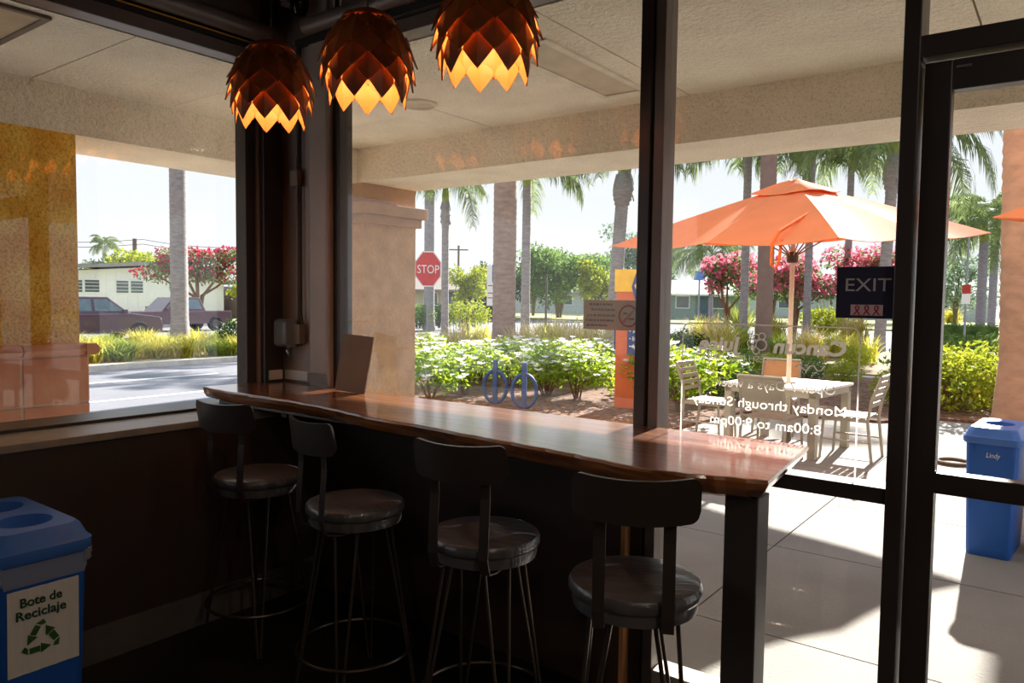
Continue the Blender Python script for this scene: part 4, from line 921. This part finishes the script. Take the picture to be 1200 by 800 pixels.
palm('very thick ringed palm trunk at the right edge behind the blue bin', (-.36, 11.35, 0), 10, .40, .40, False, lean=(-.5, 0), bark=mat('palm_bark_red', (196, 150, 118), .9, var=.15, scale=4, stretch=(1, 1, 2), bump=.6, bscale=12))
palm('rough grey palm trunk behind the stop sign', ap(503, 38), 11, .27, .26, False)
palm('slim palm with green crown shaft right of the stop sign', gp(521, 399), 5.2, .15, .13, True, BARKG, .05, .75, nf=11)
palm('slim grey palm right of the thick trunk', gp(615, 404), 5.5, .17, .14, True, fs=.9, nf=10)
palm('stout palm with shaggy neck left of the mullion', gp(716, 402), 6.3, .26, .24, True, BARKG, .14, 1.1, nf=11, lean=(.4, .3))
palm('straight brown trunk rising behind the orange umbrella', ap(896, 25), 12, .26, .25, False, mat('palm_bark_brown', (140, 116, 108), .9, var=.1, scale=4))
palm('bushy palm left of the brown trunk behind the umbrella', ap(872, 31), 7.4, .17, .15, True, fs=1.2, nf=22, shaft=False)
palm('bushy palm right of the brown trunk behind the umbrella', ap(946, 33), 7.9, .16, .15, True, fs=1.15, nf=22, shaft=False)
palm('palm behind the umbrella top with yellowish fronds', ap(992, 38), 7.8, .17, .15, True, fs=1.1, nf=20)
palm('palm with shaggy neck beside the door post', ap(1032, 28), 6.6, .19, .18, True, BARKG, .13, 1.2, nf=20, lean=(.2, .15))
palm('palm whose frond tips hang above the door glass', ap(1098, 36), 10.2, .2, .18, True, fs=1.1, nf=18)
palm('distant palm seen through the door beside the thick trunk', ap(1150, 42), 4.6, .22, .2, True, fs=1.0, nf=20)
palm('second distant palm seen through the door', ap(1163, 48), 5.2, .2, .2, True, fs=1.1, nf=20)
palm('small fan-topped palm above the white house roof', ap(124, 78), 5.3, .28, .2, True, BARK, 0, .5, nf=20, shaft=False)
palm('small palm left of the pink trees behind the umbrella', ap(833, 44), 3.6, .14, .12, True, fs=1.0, nf=18, shaft=False)
# ---- broadleaf trees
def tree(label, base, h, blobs, n, leaf, m__, seed, flowers=None, nfl=0, r0=.12, name='broadleaf_tree', fsz=.25):
    t_ = thing(name, label, 'tree', base); g = MB()
    for b in blobs[:6]:
        g.tube([(0, 0, 0), (b[0]*.12, b[1]*.12, h*.45), (b[0]*.6, b[1]*.6, b[2]*.8), (b[0], b[1], b[2])], lambda q_: r0*(1-.75*q_), 6)
    g.build('trunk', TWIG if flowers else mat('trunk_grey', (110, 96, 84), .9), t_, smooth=True)
    put('foliage', leaf_mesh('foliage', blobs, n, leaf, seed, m__, .3), t_, 'stuff')
    if flowers: put('blossom', leaf_mesh('blossom', [(b[0], b[1], b[2]+b[5]*.35, b[3]*.95, b[4]*.95, b[5]*.85) for b in blobs], nfl, fsz, seed+1, flowers, .75, .9), t_, 'stuff')
def blobs(c, rx, rz, n, seed, br=.5):
    r_ = random.Random(seed); o_ = [(c[0], c[1], c[2], rx*.6, rx*.6, rz*.6)]
    for _ in range(n):
        a = r_.uniform(0, 6.28); e = r_.uniform(.4, .8); o_.append((c[0]+rx*e*math.cos(a), c[1]+rx*e*math.sin(a), c[2]+rz*r_.uniform(-.6, .7), rx*br*r_.uniform(.7, 1.1), rx*br*r_.uniform(.7, 1.1), rz*br*r_.uniform(.7, 1.1)))
    return o_
tree('pink-red crape myrtle tree in front of the white house', ap(232, 44), 3.6, blobs((0, 0, 3.3), 2.9, 1.2, 9, 1, .42), 2600, .24, MYRG, 1, PINKR, 1100, .12, 'crape_myrtle', .2)
tree('pink crape myrtle left of the brown trunk', ap(852, 34), 3, blobs((0, 0, 2.8), 1.3, .95, 7, 2), 1500, .2, MYRG, 2, PINK, 1000, .08, 'crape_myrtle', .2)
tree('pink crape myrtle behind the umbrella pole', ap(932, 36), 3, blobs((0, 0, 2.6), 1.7, 1.25, 8, 3), 1800, .2, MYRG, 3, PINK, 1500, .08, 'crape_myrtle', .2)
tree('pink crape myrtle left of the exit sign', ap(1008, 38), 3, blobs((0, 0, 2.9), 2.0, 1.3, 8, 4), 1800, .22, MYRG, 4, PINK, 1600, .1, 'crape_myrtle', .2)
tree('yellow-green small tree behind the slim palm', ap(549, 50), 2.6, blobs((0, 0, 2.5), 1.25, 1.35, 8, 5), 2200, .24, GRNY, 5)
tree('large round green tree between two palms', ap(655, 64), 4, blobs((0, 0, 3.5), 4.2, 2.5, 14, 6), 7000, .38, GRNL, 6, r0=.22)
tree('yellow-green tree right of the large round tree', ap(700, 60), 4, blobs((0, 0, 3.1), 1.7, 1.6, 8, 7), 2200, .34, GRNY, 7, r0=.16)
tree('tall bluish eucalyptus tree behind the shaggy palm', ap(735, 88), 7, blobs((0, 0, 7.2), 3.6, 4.0, 12, 8, .4), 2600, .5, GRNB, 8, r0=.3)
tree('tall bluish tree partly behind the dark mullion', ap(775, 92), 7, blobs((0, 0, 6.4), 3.2, 3.6, 10, 9, .4), 2200, .5, GRNB, 9, r0=.3)
tree('green tree left of the thick palm far away', ap(625, 70), 3, blobs((0, 0, 3.0), 2.0, 2.0, 7, 10), 2000, .36, GRNL, 10)
tree('yellow-green tree behind the white house roof', ap(148, 74), 4, blobs((0, 0, 4.0), 2.8, 1.5, 8, 11), 2200, .4, GRNY, 11)
tree('pale green tree left behind the white house roof', ap(112, 76), 4, blobs((0, 0, 3.6), 2.0, 1.6, 7, 12), 1500, .4, GRNB, 12)
tree('yellow-green tree right of the white house', ap(286, 50), 2, blobs((0, 0, 2.0), 1.2, 1.0, 6, 13), 1200, .22, GRNY, 13)
tree('dark green tree far behind the umbrella pole', ap(905, 62), 4, blobs((0, 0, 3.4), 3.2, 2.0, 8, 14), 2600, .36, GRNL, 14)
tree('hazy blue-green tree seen through the door', ap(1120, 70), 4, blobs((0, 0, 3.2), 3.4, 2.6, 8, 15), 2200, .36, GRNB, 15)
tree('green tree far right of the exit sign', ap(1050, 66), 4, blobs((0, 0, 3.4), 3.4, 2.0, 8, 16), 2400, .36, GRNL, 16)
tree('small green tree hiding the low house by the slim palm', ap(585, 58), 3, blobs((0, 0, 2.4), 2.2, 1.8, 8, 17), 2200, .32, GRND, 17)
# ================================================================== FAR BUILDINGS
HW = mat('house_white', (238, 240, 252), .8, var=.03); ROOFG = mat('roof_grey', (150, 146, 154), .8); WIN = mat('house_glass', (92, 104, 116), .15); 
hs = thing('white_house', 'low white house with shallow gable across the street', 'house', (-46, 0, 0))
def LX(px_, py_): q = WX(px_, py_, -46); return q.y, q.z
ya, za = LX(60, 322); yb, zb = LX(178, 313); yc, zc_ = LX(262, 333); yd = ya-8
MB().loft([[Vector((x, yd, -.1)), Vector((x, yc, -.1)), Vector((x, yc, zc_)), Vector((x, yb, zb)), Vector((x, yd, za-.4))] for x in (0, -9)]).build('wall', HW, hs)
MB().loft([[Vector((x, yd-.5, za-.3)), Vector((x, yb, zb+.12)), Vector((x, yc+.6, zc_-.02)), Vector((x, yc+.6, zc_+.16)), Vector((x, yb, zb+.34)), Vector((x, yd-.5, za-.1))] for x in (.7, -9.6)]).build('roof', ROOFG, hs)
for (x0, x1, y0, y1) in ((80, 97, 327, 343), (98, 117, 327, 343), (135, 151, 328, 344), (152, 168, 328.5, 344), (197, 203, 330, 341)):
    a0, b0 = LX(x0, y1); a1, b1 = LX(x1, y0)
    f = MB().box((.0, a0, b0), (.05, a1, b1)).build('window', HW, hs); MB().box((.05, a0+.06, b0+.06), (.06, a1-.06, b1-.06)).build('pane', WIN, f)
    for j in range(1, 4): MB().box((.058, a0+.06, b0+(b1-b0)*j/4-.015), (.07, a1-.06, b0+(b1-b0)*j/4+.015)).build('glazing_bar', HW, f)
for k in range(22):
    y = ya+.5+k*.62
    if y < yb+.2: MB().box((0, y, -.1), (.03, y+.06, za-.15+(zb-za)*(y-ya)/(yb-ya))).build('batten', HW, hs)
a0, b0 = LX(205, 362); a1, b1 = LX(258, 338); MB().box((0, a0, -.05), (.04, a1, b1)).build('garage_door', HW, hs)
sh = thing('brown_shed', 'brown and grey lean-to at the right end of the white house', 'shed', (-45.5, yc+.8, 0))
MB().box((-5, 0, -.1), (0, 5.5, 1.9)).build('wall', mat('shed_brown', (128, 112, 108), .8), sh); MB().box((-5.3, -.2, 1.9), (.6, 5.8, 2.15)).build('roof', ROOFG, sh)
for k in range(8): MB().box((0, .2+k*.65, -.1), (.04, .72+k*.65, 1.7)).build('board', mat('shed_board', (150, 146, 152), .8), sh)
def far_house(label, px_, D, w_, h, dp, wall, roof, rot=0):
    q = AD(px_, 352, D); t_ = thing('far_house', label, 'house', (q.x, q.y, 0), math.atan2(q.y, q.x)-PI/2+rot)
    MB().box((-w_/2, 0, -.1), (w_/2, dp, h)).build('wall', wall, t_)
    MB().loft([[Vector((x, -.6, h-.05)), Vector((x, dp/2, h+1.2)), Vector((x, dp+.6, h-.05)), Vector((x, dp+.6, h-.2)), Vector((x, -.6, h-.2))] for x in (-w_/2-.5, w_/2+.5)]).build('roof', roof, t_)
    for k in (-.32, .0, .3):
        f = MB().box((w_*k-.6, -.06, .9), (w_*k+.6, 0, 2.0)).build('window', HW, t_); MB().box((w_*k-.52, -.08, .98), (w_*k+.52, -.06, 1.92)).build('pane', WIN, f)
    MB().box((w_*.13, -.06, 0), (w_*.13+.9, 0, 2.05)).build('door', mat('door_blue', (90, 110, 130), .6), t_)
far_house('low house with grey roof behind the stop sign', 505, 64, 9, 2.3, 7, mat('house_tan', (190, 176, 160), .8), mat('roof_brown', (150, 136, 128), .9))
far_house('low pale house behind the large round tree', 665, 84, 14, 2.4, 7, mat('house_bluegrey', (186, 194, 200), .8), ROOFG)
far_house('low house with white roof right of the dark mullion', 800, 66, 10, 2.2, 7, mat('house_teal', (130, 150, 150), .8), mat('roof_white', (225, 222, 220), .8))
far_house('grey house far behind the exit sign', 1010, 80, 22, 2.4, 7, mat('house_bluegrey', (186, 194, 200), .8), ROOFG)
# poles and street signs
def upole(label, px_, D, ztop, arm=1.2, r_=.13):
    q = AD(px_, 350, D); t_ = thing('utility_pole', label, 'utility pole', (q.x, q.y, -.1), math.atan2(q.y, q.x)-PI/2)
    MB().tube([(0, 0, 0), (0, 0, ztop)], r_, 8).build('pole', mat('pole_wood', (96, 84, 78), .9), t_)
    if arm: MB().box((-arm, -.06, ztop-.6), (arm, .06, ztop-.45)).build('crossarm', mat('pole_wood', (96, 84, 78), .9), t_)
upole('distant utility pole with crossarm right of the slim palm', 537, 95, 8.2)
upole('dark utility pole behind the white house roof', 159, 82, 7.0, 0, .2)
upole('thin grey lamp post between the palms', 640, 40, 2.9, 0, .06)
q = AD(1132, 350, 30); t_ = thing('sign_post', 'thin post with a red and white plate seen through the door', 'sign', (q.x, q.y, -.1), math.atan2(q.y, q.x)-PI/2)
MB().tube([(0, 0, 0), (0, 0, 4.0)], .035, 8).build('post', mat('post_grey', (150, 152, 158), .5, .4), t_); MB().box((-.13, -.06, 2.05), (.13, -.04, 2.35)).build('red_plate', RED, t_); MB().box((-.13, -.06, 1.7), (.13, -.04, 2.04)).build('white_plate', WHITE, t_)
q = AD(819, 350, 50); t_ = thing('street_sign', 'small blue street sign on a pole right of the mullion', 'sign', (q.x, q.y, -.1), math.atan2(q.y, q.x)-PI/2)
MB().tube([(0, 0, 0), (0, 0, 3.6)], .06, 8).build('post', mat('post_grey', (150, 152, 158), .5, .4), t_); MB().box((-.35, -.06, 3.0), (.35, -.03, 3.6)).build('blue_plate', mat('sign_blue2', (110, 140, 210), .5), t_)
for k, (z0, z1) in enumerate(((6.6, 7.0), (6.2, 6.55))):
    a = AD(60, 350, 82); b = AD(159, 350, 82); c_ = AD(330, 350, 82); w_ = MB(); pts = []
    for i in range(17):
        f_ = i/16; p = a.lerp(c_, f_); s_ = abs(f_-.367)/.633; pts.append((p.x, p.y, z1-1.1*4*(.25-(min(1, s_)-.5)**2)*.5-.15))
    tag(w_.tube(pts, .025, 4).build('power_line', BLACK), ('upper' if k == 0 else 'lower')+' thin power line above the white house', 'wire')
# ================================================================== VEHICLES
def wheel(p, x, y, r_=.34):
    o = MB().lathe([(.001, -.1), (r_*.62, -.1), (r_*.66, -.115), (r_*.95, -.11), (r_, -.09), (r_, .09), (r_*.95, .11), (.001, .11)], 20).build('wheel', mat('tyre', (28, 28, 30), .8), p, smooth=True)
    o.location = (x, y, r_); o.rotation_euler = (PI/2, 0, 0)
    h_ = MB().lathe([(.001, -.01), (r_*.6, -.01), (r_*.6, .01), (.001, .02)], 16).build('hub', mat('hub_grey', (96, 94, 98), .4, .5), o); h_.location = (0, 0, .115 if y < 0 else -.115)
def vehicle(name, label, loc, rz, prof_, cab, paint, glass_rects):
    v = thing(name, label, 'car', loc, rz)           # length along local X (front +X), right side at -Y
    MB().prism(prof_, -.86, .86).build('body', paint, v, bevel=.05)
    n = len(cab); MB().loft([[Vector((x, s_*(.82 if z < 1.1 else .68), z)) for x, z in cab] for s_ in (-1, 1)]).build('cabin', paint, v, bevel=.03)
    for (pts) in glass_rects:
        for s_ in (-1, 1):
            MB().loft([[Vector((x, s_*((.82+(z-1.0)*(-.14/.55))+e), z)) for x, z in pts] for e in (-.01, .012)]).build('side_window', mat('car_glass', (96, 116, 128), .08), v)
    for x in (prof_[0][0]+.85, prof_[1][0]-.85):
        for y in (-.80, .80): wheel(v, x, y)
    xf = prof_[1][0]
    for y in (-.65, .65): MB().box((xf-.06, y-.16, .66), (xf+.01, y+.16, .8)).build('headlight', mat('lamp_clear', (235, 235, 230), .2), v, bevel=.01)
    for y in (-.95, .95): MB().box((cab[1][0]-.35, y-.1, 1.0), (cab[1][0]-.2, y+.1, 1.14)).build('mirror', paint, v, bevel=.02)
    MB().box((xf-.05, -.8, .3), (xf+.06, .8, .5)).build('bumper', mat('bumper_dark', (48, 44, 50), .6), v, bevel=.02)
    return v
PURP = mat('paint_purple', (84, 62, 84), .25, .2, coat=.8, var=.03); MARN = mat('paint_maroon', (96, 66, 76), .25, .2, coat=.8, var=.03)
suv = [(-2.25, .28), (2.25, .28), (2.32, .55), (2.2, .86), (1.1, 1.0), (-2.25, 1.0), (-2.3, .6)]
scab = [(-2.2, .98), (1.1, .98), (.35, 1.58), (-2.05, 1.6)]
q0 = WX(178, 390, -28.5); vehicle('suv', 'dark purple sport utility vehicle driving left of the palm trunk', (-28.5, q0.y-2.3, -.12), PI/2, suv, scab, PURP, [[(-2.05, 1.08), (-1.2, 1.08), (-1.2, 1.5), (-2.0, 1.5)], [(-1.1, 1.08), (-.25, 1.08), (-.25, 1.5), (-1.1, 1.5)], [(-.15, 1.08), (.85, 1.08), (.3, 1.5), (-.15, 1.5)]])
pk = [(-2.5, .35), (2.4, .35), (2.45, .65), (2.3, .95), (-2.5, .95), (-2.55, .6)]
pcab = [(-1.2, .93), (.95, .93), (.35, 1.56), (-.95, 1.58)]
q0 = WX(262, 388, -33.5); vehicle('pickup_truck', 'dark maroon pickup truck right of the palm trunk', (-33.5, q0.y-2.6, -.12), -PI/2, pk, pcab, MARN, [[(-1.0, 1.03), (-.2, 1.03), (-.2, 1.48), (-.85, 1.48)], [(-.1, 1.03), (.75, 1.03), (.3, 1.48), (-.1, 1.48)]])
